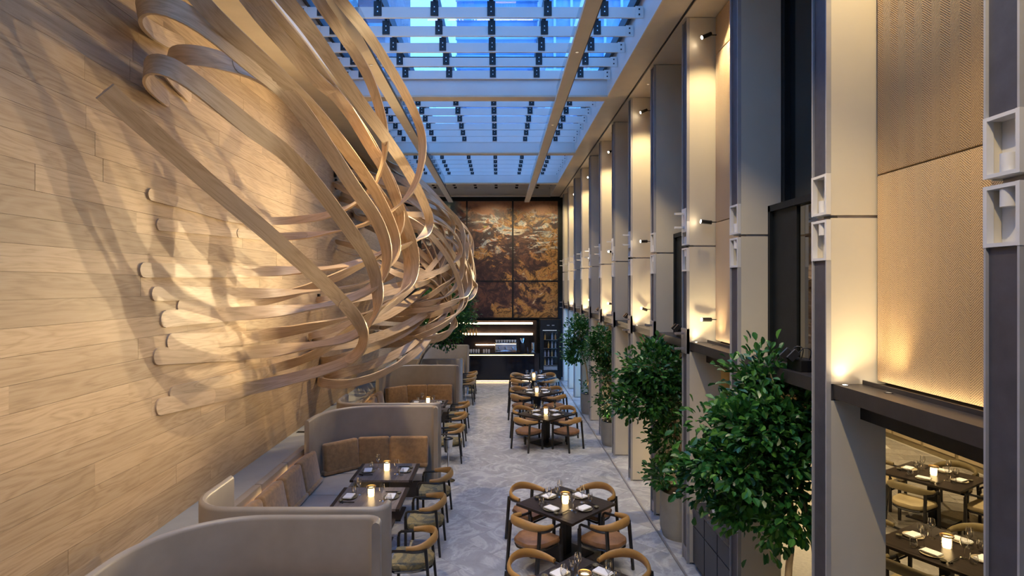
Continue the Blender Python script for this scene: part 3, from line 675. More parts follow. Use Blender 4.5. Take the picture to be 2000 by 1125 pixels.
bb = O('wall_cabinet', MB().box(-3.4, 1.62, 24.55, YB-0.07, 0, 2.5), M['bar_back'], label='dark brown back bar cladding behind the lit shelves', cat='back bar')
for z, lab in ((2.38, 'upper glowing shelf of the back bar'), (1.92, 'lower glowing shelf of the back bar holding amber bottles')):
    s = E('bar_shelf', (0, 24.4, z), label=lab, cat='shelf')
    O('shelf_board', MB().box(-3.2, 1.5, -0.13, 0.145, -0.06, -0.02), M['bar_back'], s)
    O('light_strip', MB().box(-3.2, 1.45, 0.06, 0.14, -0.019, 0.03), M['led'], s)
sw = O('glass_rail_light', MB().box(-1.0, -0.15, 24.50, 24.545, 1.44, 1.47), M['led'], label='short light strip on the back bar behind the tumblers', cat='light strip')
bar = E('bar_counter', (0.05, 23.6, 0), label='long gloss black bar counter at the far end of the room', cat='bar')
O('bar_front', MB().box(-1.45, 1.42, 0.06, 0.5, 0.06, 1.08), M['bar_gloss'], bar)
for x in (-0.95, 0.0, 0.95): O('bar_panel', MB().box(x-0.46, x+0.46, 0.045, 0.06, 0.1, 1.02), M['bar_gloss'], bar)
O('bar_top', MB().rbox(-1.5, 1.64, -0.05, 0.62, 1.14, 1.20, 0.008), M['bar_gloss'], bar)
O('bar_end', MB().box(1.42, 1.62, 0.03, 0.5, 0.0, 1.14), M['bar_back'], bar)
O('light_strip', MB().box(-1.4, 1.40, 0.02, 0.05, 1.10, 1.135), M['led_soft'], bar)
O('light_strip', MB().box(-1.4, 1.40, 0.09, 0.12, 0.02, 0.055), M['led_soft'], bar)
O('plinth', MB().box(-1.4, 1.40, 0.13, 0.5, 0.0, 0.06), M['black_metal'], bar)
# coffee machine with cups on top
cm = E('coffee_machine', (0.28, 23.86, 1.20), label='chrome espresso machine with rows of white cups on the bar', cat='coffee machine')
O('machine_body', MB().rbox(-0.45, 0.45, -0.2, 0.25, 0.07, 0.42, 0.02), M['chrome'], cm, smooth=40)
O('machine_face', MB().box(-0.42, 0.42, -0.215, -0.2, 0.13, 0.35), M['blue_bottle'], cm)
O('light_strip', MB().box(-0.43, 0.43, -0.212, -0.201, 0.365, 0.385), M['led_soft'], cm)
O('cup_rack', MB().box(-0.46, 0.46, -0.2, 0.25, 0.42, 0.44), M['chrome'], cm)
for k in range(3):
    g = O('group_head', MB().cyl(-0.28+0.28*k, -0.25, 0.20, 0.26, 0.04), M['chrome'], cm, smooth=40)
    O('handle', MB().box(-0.295+0.28*k, -0.265+0.28*k, -0.42, -0.25, 0.19, 0.215), M['black_metal'], g)
O('drip_tray', MB().box(-0.44, 0.44, -0.3, 0.2, 0.05, 0.07), M['chrome'], cm)
for x in (-0.4, 0.4): O('foot', MB().cyl(x, 0.0, 0, 0.05, 0.03), M['black_metal'], cm)
cup_me = MB().lathe([(0,0),(0.035,0.0),(0.052,0.09),(0.048,0.09),(0.033,0.012),(0,0.012)], 10).mesh('cup', M['white_china'], 40)
ordn = ['first','second','third','fourth','fifth','sixth','seventh','eighth']
for k in range(8): link('coffee_cup', cup_me, None, (-0.10+0.11*k, 23.80, 1.641), 0, 'white coffee cup, %s from the left on top of the espresso machine' % ordn[k], 'cup', 'cups on the espresso machine')
jar_me = MB().lathe([(0,0),(0.035,0),(0.042,0.05),(0.036,0.13),(0.03,0.13),(0.036,0.05),(0,0.008)], 10).mesh('glass', M['white_china'], 40)
for k in range(9): link('bar_glass', jar_me, None, (-1.38+0.105*k + (0.12 if k > 5 else 0), 23.9 + 0.06*(k % 2), 1.20), 0, 'lit white tumbler on the bar, %s from the booth end' % (ordn + ['ninth'])[k], 'glass', 'tumblers on the bar')
gr = E('coffee_grinder', (0.98, 23.9, 1.20), label='black coffee grinder beside the espresso machine', cat='grinder')
O('grinder_body', MB().rbox(-0.09, 0.09, -0.1, 0.12, 0, 0.36, 0.02), M['black_metal'], gr, smooth=40)
O('hopper', MB().lathe([(0.04,0.36),(0.10,0.55),(0.10,0.60),(0,0.60)], 12), M['chrome'], gr, smooth=40)
wd = E('tap_tower', (1.42, 23.9, 1.20), label='upright chrome tap tower near the bar end', cat='tap')
O('tower_post', MB().rbox(-0.06, 0.06, -0.06, 0.06, 0, 0.42, 0.015), M['chrome'], wd, smooth=40)
O('spout', MB().tube([(0,-0.06,0.36),(0,-0.14,0.36),(0,-0.16,0.30)], 0.014), M['chrome'], wd, smooth=40)
O('tray', MB().box(-0.1, 0.1, -0.22, -0.06, 0, 0.02), M['chrome'], wd)
fr = O('flower_vase', MB().lathe([(0,0),(0.05,0),(0.07,0.08),(0.03,0.18),(0.035,0.22),(0,0.22)], 12), M['bar_back'], loc=(1.18, 23.88, 1.20), smooth=40, label='small dark vase between grinder and tap tower', cat='vase')
bot = MB().lathe([(0,0),(0.035,0),(0.036,0.16),(0.014,0.21),(0.013,0.27),(0,0.27)], 10)
bot_me = bot.mesh('bottle', M['amber'], 40); bot2_me = bot.mesh('bottle', M['blue_bottle'], 40)
for k in range(7): link('bottle', bot_me, None, (-1.75+0.13*k, 24.36, 1.90), 0, 'amber bottle on the lower lit shelf, %s from the tree' % ordn[k], 'bottle', 'bottles on the lit shelf')
fg = E('wine_fridge', (2.2, 24.2, 0), label='tall black wine fridge with glass door by the far corner', cat='fridge')
O('fridge_body', MB().box(-0.45, -0.36, 0, 0.62, 0, 2.55).box(0.36, 0.45, 0, 0.62, 0, 2.55).box(-0.36, 0.36, 0, 0.62, 2.1, 2.55).box(-0.36, 0.36, 0, 0.62, 0, 0.35).box(-0.36, 0.36, 0.55, 0.62, 0.35, 2.1), M['fridge'], fg)
dr = O('fridge_door', MB().box(-0.30, 0.30, 0.005, 0.012, 0.37, 2.07), M['glass'], fg)
O('door_frame', MB().box(-0.355, -0.30, 0, 0.02, 0.36, 2.09).box(0.30, 0.355, 0, 0.02, 0.36, 2.09).box(-0.3, 0.3, 0, 0.02, 2.05, 2.09).box(-0.3, 0.3, 0, 0.02, 0.36, 0.40), M['black_metal'], dr)
for z in (0.62, 0.98, 1.34, 1.70): O('fridge_shelf', MB().box(-0.355, 0.355, 0.04, 0.54, z-0.012, z), M['chrome'], fg)
O('light_strip', MB().box(-0.3, 0.3, 0.48, 0.53, 2.06, 2.09), emitter('fridge_light', (0.75,0.85,1.0), 6.0), fg)
O('display', MB().box(-0.16, -0.05, -0.006, 0, 2.30, 2.33).box(0.05, 0.16, -0.006, 0, 2.30, 2.33), M['bolt'], fg)
O('bottle_rack', MB().box(-0.3, 0.3, 0.08, 0.5, 0.36, 0.56), M['chrome'], fg)
for r, z in enumerate((0.62, 0.98, 1.34, 1.70)):
    for k in range(4):
        if (r*4+k) % 5 == 3: continue
        link('bottle', bot2_me if (k+r) % 3 else bot_me, None, (1.97+0.15*k, 24.34, z), 0, '%s bottle from the bar side on the %s shelf of the wine fridge' % (ordn[k], ['bottom','second','third','top'][r]), 'bottle', 'bottles in the wine fridge')

# ------------------------------------------------------------------ booths along the wood wall
ledge = O('wall_ledge', MB().box(XL, -3.62, 3.2, YB-0.1, 0.96, 1.03), M['plaster'], **S)
for y in (6.05, 11.55, 17.5): O('ledge_slot', MB().box(XL+0.05, -3.65, y-0.07, y+0.07, 1.03, 1.032), M['black_metal'], ledge)
HP = 1.60
def arc(cx, cy, r, a0, a1, n=8): return [(cx + r*math.cos(math.radians(a0 + (a1-a0)*k/n)), cy + r*math.sin(math.radians(a0 + (a1-a0)*k/n))) for k in range(n+1)]
def pprof(t=0.085, h=HP, z0=0.0):
    r = t/2; return [(0, z0), (t, z0), (t, h-r), (t-0.012, h-r*0.35), (r, h), (0.012, h-r*0.35), (0, h-r)]
def booth(yn, yf, label, near=True, ycush=None):
    b = E('booth', (-2.4, yf, 0), label=label, cat='booth'); ox, oy = -2.4, yf
    L = lambda pts: [(x-ox, y-oy) for x, y in pts]
    # far partition, concave towards the camera; small lip at the aisle end
    path = arc(-1.37, yf-0.08, 0.08, 0, 90, 4) + arc(-2.40, yf-0.98, 0.98, 90, 180, 12) + [(-3.38, yf-1.25)]
    path = [(-1.29, yf-0.16)] + path
    O('partition', MB().wall(L(path)[::-1], pprof()), M['leather'], b, smooth=50)
    if near:
        path = [(-1.29, yn+0.17)] + arc(-1.37, yn+0.08, 0.08, 0, -90, 4) + arc(-2.95, yn+0.40, 0.40, -90, -180, 8) + [(-3.35, yn+0.98)]
        O('partition', MB().wall(L(path), pprof()), M['leather'], b, smooth=50)
    y0 = yn + 0.1 if near else yn
    n = max(3, round((yf-1.0-y0)/0.95)); st = (yf-0.9-y0)/n
    for k in range(n):      # low padded back panels on the ledge edge
        O('back_panel', MB().rbox(-3.62-ox, -3.50-ox, y0+k*st+0.006-oy, y0+(k+1)*st-0.006-oy, 0.02, 1.07, 0.02, 2), M['leather'], b, smooth=40)
    O('light_strip', MB().box(-3.497-ox, -3.48-ox, y0+0.1-oy, yf-1.2-oy, 0.86, 0.885), M['led_booth'], b)
    O('seat_base', MB().box(-3.40-ox, -2.80-ox, y0+0.05-oy, yf-0.62-oy, 0.0, 0.30).box(-3.40-ox, -1.45-ox, -0.62, -0.05, 0.0, 0.30), M['ledge'], b)
    O('light_strip', MB().box(-2.797-ox, -2.785-ox, y0+0.3-oy, yf-0.75-oy, 0.22, 0.25), M['led_booth'], b)
    ns = max(3, round((yf-0.7-y0)/1.0)); ss = (yf-0.62-(y0+0.05))/ns
    for k in range(ns):
        O('seat_cushion', MB().rbox(-3.36-ox, -2.66-ox, y0+0.05+k*ss-oy+0.004, y0+0.05+(k+1)*ss-oy-0.004, 0.30, 0.45, 0.025, 2), M['leather_seat'], b, smooth=40)
    O('seat_cushion', MB().rbox(-3.10-ox, -1.44-ox, -0.615, -0.06, 0.30, 0.45, 0.025, 2), M['leather_seat'], b, smooth=40)
    # velvet back cushions along the wall side and round the far end
    yy = yf - 1.05; k = 0
    while yy > max(y0 + 0.5, 4.6):
        wd = 0.78
        mt = Matrix.Translation((-3.34-ox, yy-wd/2-oy, 0.73)) @ Matrix.Rotation(math.radians(-11), 4, 'Y')
        O('back_cushion', MB().rbox(-0.085, 0.085, -wd/2+0.01, wd/2-0.01, -0.26, 0.29, 0.055, 3, mt), M['cushion'], b, smooth=60)
        mt = Matrix.Translation((-3.28-ox, yy-wd/2-oy, 0.49))
        O('bolster', MB().rbox(-0.10, 0.10, -wd/2+0.01, wd/2-0.01, -0.035, 0.05, 0.03, 2, mt), M['cushion'], b, smooth=60)
        yy -= wd; k += 1
    for (cx, cy, wd, a) in ((-3.02, yf-0.50, 0.72, 42), (-2.46, yf-0.20, 0.62, 8), (-1.78, yf-0.16, 0.78, 0)):
        mt = Matrix.Translation((cx-ox, cy-oy, 0.74)) @ Matrix.Rotation(math.radians(a), 4, 'Z') @ Matrix.Rotation(math.radians(-8), 4, 'X')
        O('back_cushion', MB().rbox(-wd/2+0.006, wd/2-0.006, -0.08, 0.08, -0.27, 0.29, 0.05, 3, mt), M['cushion'], b, smooth=60)
        mt = Matrix.Translation((cx-ox, cy-oy-0.05, 0.49)) @ Matrix.Rotation(math.radians(a), 4, 'Z')
        O('bolster', MB().rbox(-wd/2+0.006, wd/2-0.006, -0.08, 0.08, -0.035, 0.05, 0.03, 2, mt), M['cushion'], b, smooth=60)
    return b
booth(3.3, 5.92, 'nearest taupe leather booth, only its curved high back in view', near=False)
booth(6.22, 11.38, 'taupe leather booth with tan cushions, second from the camera')
booth(11.70, 17.25, 'third taupe booth from the camera, under the ribbon ends')
booth(18.75, 23.15, 'farthest taupe booth, against the black bar and below the tree')

# ------------------------------------------------------------------ chairs
def make_chair(seat_mat, label, loc, rot, group, back=None):
    c = E('armchair', loc, rot, label=label, cat='chair', group=group)
    seat = [(-0.25,0.26),(0.25,0.26),(0.285,0.20),(0.27,-0.05),(0.20,-0.22),(0.10,-0.285),(-0.10,-0.285),(-0.20,-0.22),(-0.27,-0.05),(-0.285,0.20)][::-1]
    m = MB(); vs_, fs = [], []; n = len(seat)
    for (s, z) in ((0.90,0.40),(0.98,0.42),(1.0,0.445),(0.95,0.475),(0.75,0.487),(0.0,0.49)):
        for x, y in seat: vs_.append((x*s, y*s, z))
    for i in range(5):
        for k in range(n): fs.append((i*n+k, i*n+(k+1)%n, (i+1)*n+(k+1)%n, (i+1)*n+k))
    fs.append(tuple(range(n))); m.add(vs_, fs); O('seat', m, seat_mat, c, smooth=50)
    O('seat_frame', MB().tube([(x*0.92, y*0.92, 0.385) for x, y in seat + seat[:1]], 0.016, 4), M['black_wood'], c)
    U = []      # plan of the arm rail, front left round the back to front right
    for k in range(25):
        a = PI*(k/24); U.append((-0.30*math.cos(a), -0.06 - 0.25*math.sin(a), 0.675 + 0.055*math.sin(a)**2))
    left = [(-0.285,0.235,0.0),(-0.285,0.235,0.60),(-0.287,0.226,0.645),(-0.289,0.20,0.665),(-0.295,0.08,0.668)]
    for sx in (1, -1):
        pts = [(x*sx, y, z) for x, y, z in left[:2]]
        O('leg', MB().tube(pts, 0.019, up=(0,1,0), rect=True), M['black_wood'], c)
        pts = [(sx*0.272, -0.212, 0.685), (sx*0.282, -0.275, 0.0)]
        O('leg', MB().tube(pts, [0.019, 0.016], up=(0,1,0), rect=True), M['black_wood'], c)
    for sx in (1, -1):      # black rail from the front leg back to the rear leg, under the leather
        rail = [(x*sx, y, z) for x, y, z in left[1:]] + [(x*1.07*sx, -0.06 + (y+0.06)*1.07, 0.668) for x, y, z in U[:6]]
        O('arm_rail', MB().tube(rail, 0.017, 6, rz=0.019), M['black_wood'], c, smooth=50)
    band = [(-0.298,0.03,0.672)] + U + [(0.298,0.03,0.672)]; nb = len(band)
    O('backrest', MB().tube([(x, y, z+0.024) for x, y, z in band], [0.024]+[0.025]*(nb-2)+[0.024], 8, rz=[0.03]+[0.036+0.028*math.sin(PI*k/(nb-1)) for k in range(1, nb-1)]+[0.03]), back or M['back_leather'], c, smooth=50)
    return c

# ------------------------------------------------------------------ tables and what stands on them
def make_table(top_mat, edge, sx, sy, label, loc, rot, group, cat='table'):
    t = E('dining_table', loc, rot, label=label, cat=cat, group=group)
    O('table_top', MB().box(-sx/2+0.06, sx/2-0.06, -sy/2+0.004, sy/2-0.004, 0.716, 0.751), top_mat, t)
    O('table_edge', MB().box(-sx/2, -sx/2+0.06, -sy/2, sy/2, 0.714, 0.750).box(sx/2-0.06, sx/2, -sy/2, sy/2, 0.714, 0.750), edge, t)
    O('post', MB().rbox(-0.06, 0.06, -0.06, 0.06, 0.02, 0.716, 0.006), M['black_metal'], t)
    O('base_plate', MB().rbox(-0.30, 0.30, -0.30, 0.30, 0.0, 0.022, 0.006), M['black_metal'], t)
    return t
wine_me = MB().lathe([(0,0),(0.036,0.0),(0.034,0.004),(0.005,0.01),(0.004,0.095),(0.012,0.105),(0.032,0.135),(0.036,0.16),(0.033,0.19),(0.028,0.215)], 14).mesh('wine_glass', M['drink_glass'], 60); wine_me.transform(Matrix.Scale(1.18, 4))
tumb_me = MB().lathe([(0,0.002),(0.026,0.002),(0.036,0.03),(0.037,0.055),(0.030,0.10)], 14).mesh('tumbler', M['drink_glass'], 60); tumb_me.transform(Matrix.Scale(1.18, 4))
plate_me = MB().lathe([(0,0.004),(0.07,0.004),(0.075,0),(0.08,0.002),(0.12,0.016),(0.119,0.019),(0.08,0.009),(0,0.009)], 22).mesh('plate', M['slate_plate'], 40)
plate2_me = MB().lathe([(0,0.004),(0.07,0.004),(0.075,0),(0.08,0.002),(0.12,0.016),(0.119,0.019),(0.08,0.009),(0,0.009)], 22).mesh('plate', M['cream_plate'], 40)
nap = MB(); nap.rbox(-0.085, 0.085, -0.055, 0.055, 0.0, 0.009, 0.004).rbox(-0.083, 0.075, -0.053, 0.054, 0.0092, 0.018, 0.004)
nap.v = [(x*1.22, y*1.22, z) for x, y, z in nap.v]
nap_me = nap.mesh('napkin', M['linen'], 40)
ch = MB().box(-0.035, -0.028, -0.11, 0.11, 0.012, 0.018).box(-0.018, -0.011, -0.11, 0.11, 0.012, 0.018); ch.rbox(-0.045, 0.0, 0.055, 0.075, 0, 0.012, 0.003)
ch_me = ch.mesh('chopsticks', M['black_wood'])
dish_me = MB().lathe([(0,0),(0.02,0),(0.034,0.014),(0.037,0.026),(0.033,0.026),(0.02,0.008),(0,0.008)], 14).mesh('sauce_dish', M['slate_plate'], 40)
lan_glass = MB().lathe([(0.052,0.0),(0.054,0.06),(0.055,0.118)], 16).mesh('lantern_glass', M['glass'], 50)
lg_ = MB()
for k in range(16):
    for z in (0.018, 0.048, 0.078):
        a = 2*PI*(k + 0.5*((z*1000//30) % 2))/16; lg_.lathe([(0, z-0.013), (0.008, z), (0, z+0.013)], 5, 0.040*math.cos(a), 0.040*math.sin(a))
lan_crys = lg_.mesh('crystal_beads', M['glass'], None)
lan_core = MB().lathe([(0,0.004),(0.034,0.004),(0.038,0.05),(0.036,0.108),(0,0.108)], 12).mesh('candle', M['candle'], 50)
lan_rim = MB().lathe([(0.050,0.117),(0.058,0.117),(0.059,0.131),(0.052,0.131)], 18).mesh('lantern_rim', M['brass'], 50)
def lantern(loc, label):
    e = E('candle_lantern', loc, 0, label=label, cat='lantern', group='candle lanterns')
    for me_ in (lan_glass, lan_core, lan_rim, lan_crys):
        if not me_.get('grown'):
            me_.transform(Matrix.Diagonal((1.28, 1.28, 1.22, 1))); me_['grown'] = 1
    for nm, me in (('lantern_glass', lan_glass), ('candle', lan_core), ('lantern_rim', lan_rim)): link(nm, me, e)
    link('crystal_beads', lan_crys, e, kind='stuff')
def setting(T, a, r, where, dark=True, wide=True):
    """one place on table T: a is the direction from the table's middle to the guest"""
    cx, cy = T[0], T[1]; z = 0.7512
    def at(u, v): return (cx + u*math.cos(a) - v*math.sin(a), cy + u*math.sin(a) + v*math.cos(a), z)
    rz = a - PI/2
    j = lambda s: random.uniform(-s, s)
    link('plate', plate_me if dark else plate2_me, None, at(r, 0), rz, ('stoneware plate under a napkin, ' + where), 'plate', 'plates')
    n_ = link('napkin', nap_me, None, (*at(r + j(.01), j(.01))[:2], z+0.0195), rz + PI/2*0 + j(0.15), 'folded white napkin, ' + where, 'napkin', 'napkins')
    link('wine_glass', wine_me, None, at(r-0.13+j(.02), -0.14+j(.015)), 0, 'stemmed wine glass, ' + where, 'glass', 'wine glasses')
    link('tumbler', tumb_me, None, at(r-0.01+j(.015), -0.195+j(.015)), 0, 'stemless water glass, ' + where, 'glass', 'water glasses')
    link('chopsticks', ch_me, None, at(r-0.02, 0.195), rz, 'dark chopsticks on a rest, ' + where, 'chopsticks', 'chopsticks')
    link('sauce_dish', dish_me, None, at(r+0.09, 0.165), 0, 'small dark sauce dish, ' + where, 'dish', 'sauce dishes')
# centre tables, turned 45 degrees
CT = [(0.93,6.15,'nearest centre table'), (1.00,8.50,'second nearest centre table'), (1.19,14.45,'middle centre table'), (1.17,17.4,'second farthest centre table'), (1.24,20.2,'farthest centre table by the bar')]
SEATS = [(-135,'near left'), (-45,'near right'), (45,'far right'), (135,'far left')]
proto = None; tproto = None
for (x, y, nm) in CT:
    tl = 'dark square table on a plinth, ' + nm
    if tproto is None: tproto = make_table(M['dark_wood'], M['dark_wood'], 1.05, 1.05, tl, (x, y, 0), PI/4, 'centre tables')
    else: dup(tproto, (x, y, 0), PI/4, tl)
    lantern((x + random.uniform(-.03,.03), y + random.uniform(-.03,.03), 0.7512), 'glowing glass candle lantern on the ' + nm)
    for d, sn in SEATS:
        a = math.radians(d); r = 0.70
        loc = (x + r*math.cos(a), y + r*math.sin(a), 0); rot = a + PI/2
        lab = 'tan armchair, %s side of the %s' % (sn, nm)
        if proto is None: proto = make_chair(M['tan_seat'], lab, loc, rot, 'armchairs round the centre tables')
        else: dup(proto, loc, rot, lab)
        setting((x, y), a, 0.34, '%s place of the %s' % (sn, nm))
# booth tables with one olive chair each on the aisle side
BT = [(9.95,'far table of the second booth'), (8.72,'middle table of the second booth'), (7.48,'near table of the second booth'),
      (15.75,'far table of the third booth'), (14.42,'middle table of the third booth'), (13.10,'near table of the third booth'),
      (21.35,'far table of the farthest booth'), (20.35,'middle table of the farthest booth'), (19.35,'near table of the farthest booth')]
proto = None; tproto = None
for (y, nm) in BT:
    x = -1.97; tl = 'grey topped rectangular table, ' + nm
    if tproto is None: tproto = make_table(M['grey_wood'], M['dark_wood'], 1.05, 0.90, tl, (x, y, 0), 0, 'booth tables')
    else: dup(tproto, (x, y, 0), 0, tl)
    lantern((x+0.0, y+0.05, 0.7512), 'glowing glass candle lantern on the ' + nm)
    loc = (-1.13, y - 0.05, 0); rot = PI/2 + random.uniform(-0.06, 0.06); lab = 'olive patterned armchair at the ' + nm
    if proto is None: proto = make_chair(M['olive'], lab, loc, rot, 'olive armchairs along the aisle')
    else: dup(proto, loc, rot, lab)
    setting((x, y), 0.0, 0.32, 'aisle place of the ' + nm); setting((x, y), PI, 0.32, 'bench place of the ' + nm)
# side dining room
olive_plain = plain('pale_olive_leather', (0.36,0.28,0.15), 0.5, var=0.1, scale=8)
olive_back = plain('olive_leather_back', (0.20,0.155,0.075), 0.5, var=0.1, scale=8)
ST = [(7.45,9.75,0.55,'upper table seen under the fabric panel'), (5.55,7.05,0.50,'lower table seen under the fabric panel')]
tproto = None; proto = None
for (x, y, rot, nm) in ST:
    tl = 'dark dining table beyond the columns, ' + nm
    if tproto is None: tproto = make_table(M['dark_wood'], M['dark_wood'], 1.15, 1.15, tl, (x, y, 0), rot, 'tables beyond the columns')
    else: dup(tproto, (x, y, 0), rot, tl)
    lantern((x, y, 0.7512), 'crystal candle lantern with copper rim on the ' + nm)
    for d, sn in ((0,'right'), (90,'far'), (180,'left'), (270,'near')):
        a = rot + math.radians(d); loc = (x + 0.78*math.cos(a), y + 0.78*math.sin(a), 0)
        lab = 'olive leather armchair at the %s side of the %s' % (sn, nm)
        if proto is None: proto = make_chair(olive_plain, lab, loc, a + PI/2, 'armchairs beyond the columns', olive_back)
        else: dup(proto, loc, a + PI/2, lab)
        setting((x, y), a, 0.37, '%s place of the %s' % (sn, nm), dark=False)

# wine cooler stands at the booth ends
for (y, nm) in ((11.75, 'second'), (17.75, 'third')):
    s = E('wine_cooler', (-1.04, y-0.10, 0), label='chrome wine cooler on a stand at the far end of the %s booth' % nm, cat='wine cooler', group='wine coolers')
    O('stand', MB().lathe([(0,0),(0.14,0),(0.14,0.012),(0.018,0.025),(0.016,0.60),(0,0.60)], 16), M['chrome'], s, smooth=40)
    O('bucket', MB().lathe([(0,0.60),(0.075,0.60),(0.088,0.68),(0.085,0.70),(0.098,0.86),(0.104,0.865),(0.092,0.865),(0.08,0.64),(0,0.62)], 18), M['chrome'], s, smooth=40)
    O('cloth', MB().lathe([(0,0.64),(0.075,0.64),(0.088,0.88),(0.06,0.90),(0,0.895)], 14), M['black_wood'], s, smooth=40)

# ------------------------------------------------------------------ trees in planters
def leaf_mesh(L=0.08):
    m = MB(); w = L*0.29
    m.add([(0,0,0),(w*0.7,L*0.3,0.010),(w,L*0.62,0.012),(w*0.55,L*0.9,0.004),(0,L,-0.006),(-w*0.55,L*0.9,0.004),(-w,L*0.62,0.012),(-w*0.7,L*0.3,0.010),(0,L*0.5,0)],
          [(0,1,8),(1,2,8),(2,3,8),(3,4,8),(4,5,8),(5,6,8),(6,7,8),(7,0,8)]); return m
LEAF = leaf_mesh().mesh('leaf', M['leaf'], 60)
def tree(name, label, base, stems, blobs, nleaf, single, pot, lsize=1.0, seed=1):
    rnd = random.Random(seed); t = E(name, base, label=label, cat='tree', group='potted trees'); B0 = Vector(base)
    z0 = 0.0
    if pot:
        r, h = pot
        O('planter', MB().lathe([(0,0),(r*0.86,0),(r,h*0.2),(r,h),(r*0.93,h),(r*0.93,h-0.05),(0,h-0.05)], 24), M['concrete_pot'], t, smooth=40)
        O('soil', MB().lathe([(0,h-0.05),(r*0.92,h-0.049),(0,h-0.02)], 16), M['soil'], t); z0 = h-0.05
    for st in stems:
        P = spline([Vector(p) - B0 for p in st], 6); n = len(P)
        O('trunk', MB().tube(P, [0.042*(1-0.65*k/n) for k in range(n)], 8), M['bark'], t, smooth=50)
    tips = []
    tw = sum(b[3]*b[4]*b[5] for b in blobs); top = [Vector(s[-1]) - B0 for s in stems]
    allv = MB(); ind = []
    for b in blobs:
        c = Vector(b[:3]) - B0; nb = max(4, int(26*(b[3]*b[4]*b[5]/tw)))
        s0 = min(((Vector(p) - B0) for s in stems for p in s[1:]), key=lambda q: (q-c).length)
        n_ = int(nleaf*b[3]*b[4]*b[5]/tw)
        cl = []
        ncl = max(10, n_//34)
        for k in range(ncl):
            d = Vector((rnd.gauss(0,1), rnd.gauss(0,1), rnd.gauss(0,1))).normalized(); q = 0.45 + 0.55*rnd.random()**0.6
            p = c + Vector((d.x*b[3]*q, d.y*b[4]*q, d.z*b[5]*q)); cl.append((p, d))
        for k in range(nb):
            p, d = cl[k % ncl]
            mid = s0.lerp(p, 0.5) + Vector((0,0,0.06)); O('branch', MB().tube([s0, mid, p], [0.012, 0.008, 0.003], 5), M['bark'], t, smooth=60)
        for k in range(n_):
            p, d = cl[k % ncl]; off = Vector((rnd.gauss(0,1), rnd.gauss(0,1), rnd.gauss(0,0.8)))*0.075*lsize
            pos = p + off; dirv = (off.normalized()*0.9 + d*0.7 + Vector((rnd.gauss(0,.4), rnd.gauss(0,.4), rnd.gauss(0,.3) + 0.05))).normalized()
            up = Vector((rnd.gauss(0,.45), rnd.gauss(0,.45) - 0.25, 1)).normalized(); sx = dirv.cross(up)
            if sx.length < 0.1: continue
            sx.normalize(); up = sx.cross(dirv); s = lsize*rnd.uniform(0.75, 1.2)
            mt = Matrix((( sx.x*s, dirv.x*s, up.x*s, pos.x), (sx.y*s, dirv.y*s, up.y*s, pos.y), (sx.z*s, dirv.z*s, up.z*s, pos.z), (0,0,0,1)))
            ind.append(((B0 + pos - Vector((0,0,CH))).length - (0.8 if pos.x + B0.x < b[0] else 0), mt))
    ind.sort(key=lambda q: q[0])
    lm = leaf_mesh()
    if single:
        near = ind[::max(1, min(6, len(ind)//single))][:single]; ids = set(id(q) for q in near)
        for q in near:
            o = link('leaf', LEAF, t); o.matrix_local = q[1]
        ind = [q for q in ind if id(q) not in ids]
    for _, mt in ind: allv.add([mt @ Vector(v) for v in lm.v], lm.f)
    O('foliage', allv, M['leaf'], t, smooth=60, kind='stuff')
    return t
tree('potted_tree', 'largest leafy tree in the foreground between the columns', (2.95,5.75,0),
     [[(2.95,5.75,0.55),(2.90,5.7,1.1),(2.95,5.72,1.6),(2.85,5.7,2.4),(2.75,5.7,3.0)], [(3.02,5.6,0.55),(3.1,5.55,1.2),(3.0,5.6,1.9),(2.8,5.7,2.6)]],
     [(2.72,5.72,2.72,0.52,0.55,0.42), (2.55,5.72,2.35,0.55,0.5,0.45), (2.30,5.85,2.1,0.36,0.35,0.40), (2.68,5.70,1.85,0.42,0.45,0.45), (2.85,5.6,2.2,0.30,0.45,0.7), (2.18,5.9,2.62,0.22,0.25,0.16), (2.62,5.75,3.12,0.30,0.3,0.2)], 5200, 300, (0.33,0.6), 1.22, 3)
tree('potted_tree', 'bushy tree in a grey planter beside the second centre table', (2.90,9.12,0),
     [[(2.90,9.12,0.6),(2.86,9.1,1.3),(2.8,9.1,1.9),(2.6,9.1,2.6)], [(2.92,9.15,0.6),(2.88,9.2,1.5),(2.5,9.15,2.2)]],
     [(2.55,9.12,2.62,0.52,0.45,0.42), (2.30,9.15,2.2,0.40,0.4,0.38), (2.75,9.1,2.2,0.30,0.4,0.5), (2.72,9.1,1.5,0.20,0.3,0.35), (2.68,9.1,0.92,0.27,0.28,0.24), (2.10,9.2,2.72,0.2,0.22,0.14)], 4200, 300, (0.31,0.72), 1.2, 5)
tree('potted_tree', 'slim tree in a planter beside the middle centre table', (2.88,14.35,0),
     [[(2.88,14.35,0.55),(2.84,14.3,1.4),(2.7,14.3,2.6)]],
     [(2.60,14.35,2.5,0.32,0.4,0.55), (2.62,14.35,1.75,0.25,0.35,0.4), (2.74,14.35,1.1,0.2,0.3,0.45), (2.35,14.4,2.45,0.18,0.2,0.2)], 2600, 0, (0.30,0.6), 1.05, 8)
tree('potted_tree', 'round-headed tree with bare bent trunk in a planter near the fridge', (2.86,17.85,0),
     [[(2.86,17.85,0.55),(2.78,17.8,1.0),(2.72,17.8,1.5),(2.5,17.8,2.2)]],
     [(2.50,17.85,2.55,0.40,0.42,0.5), (2.42,17.85,1.95,0.34,0.38,0.42), (2.74,17.82,0.78,0.17,0.2,0.14), (2.15,17.9,1.82,0.18,0.2,0.12)], 2600, 0, (0.29,0.62), 1.1, 11)
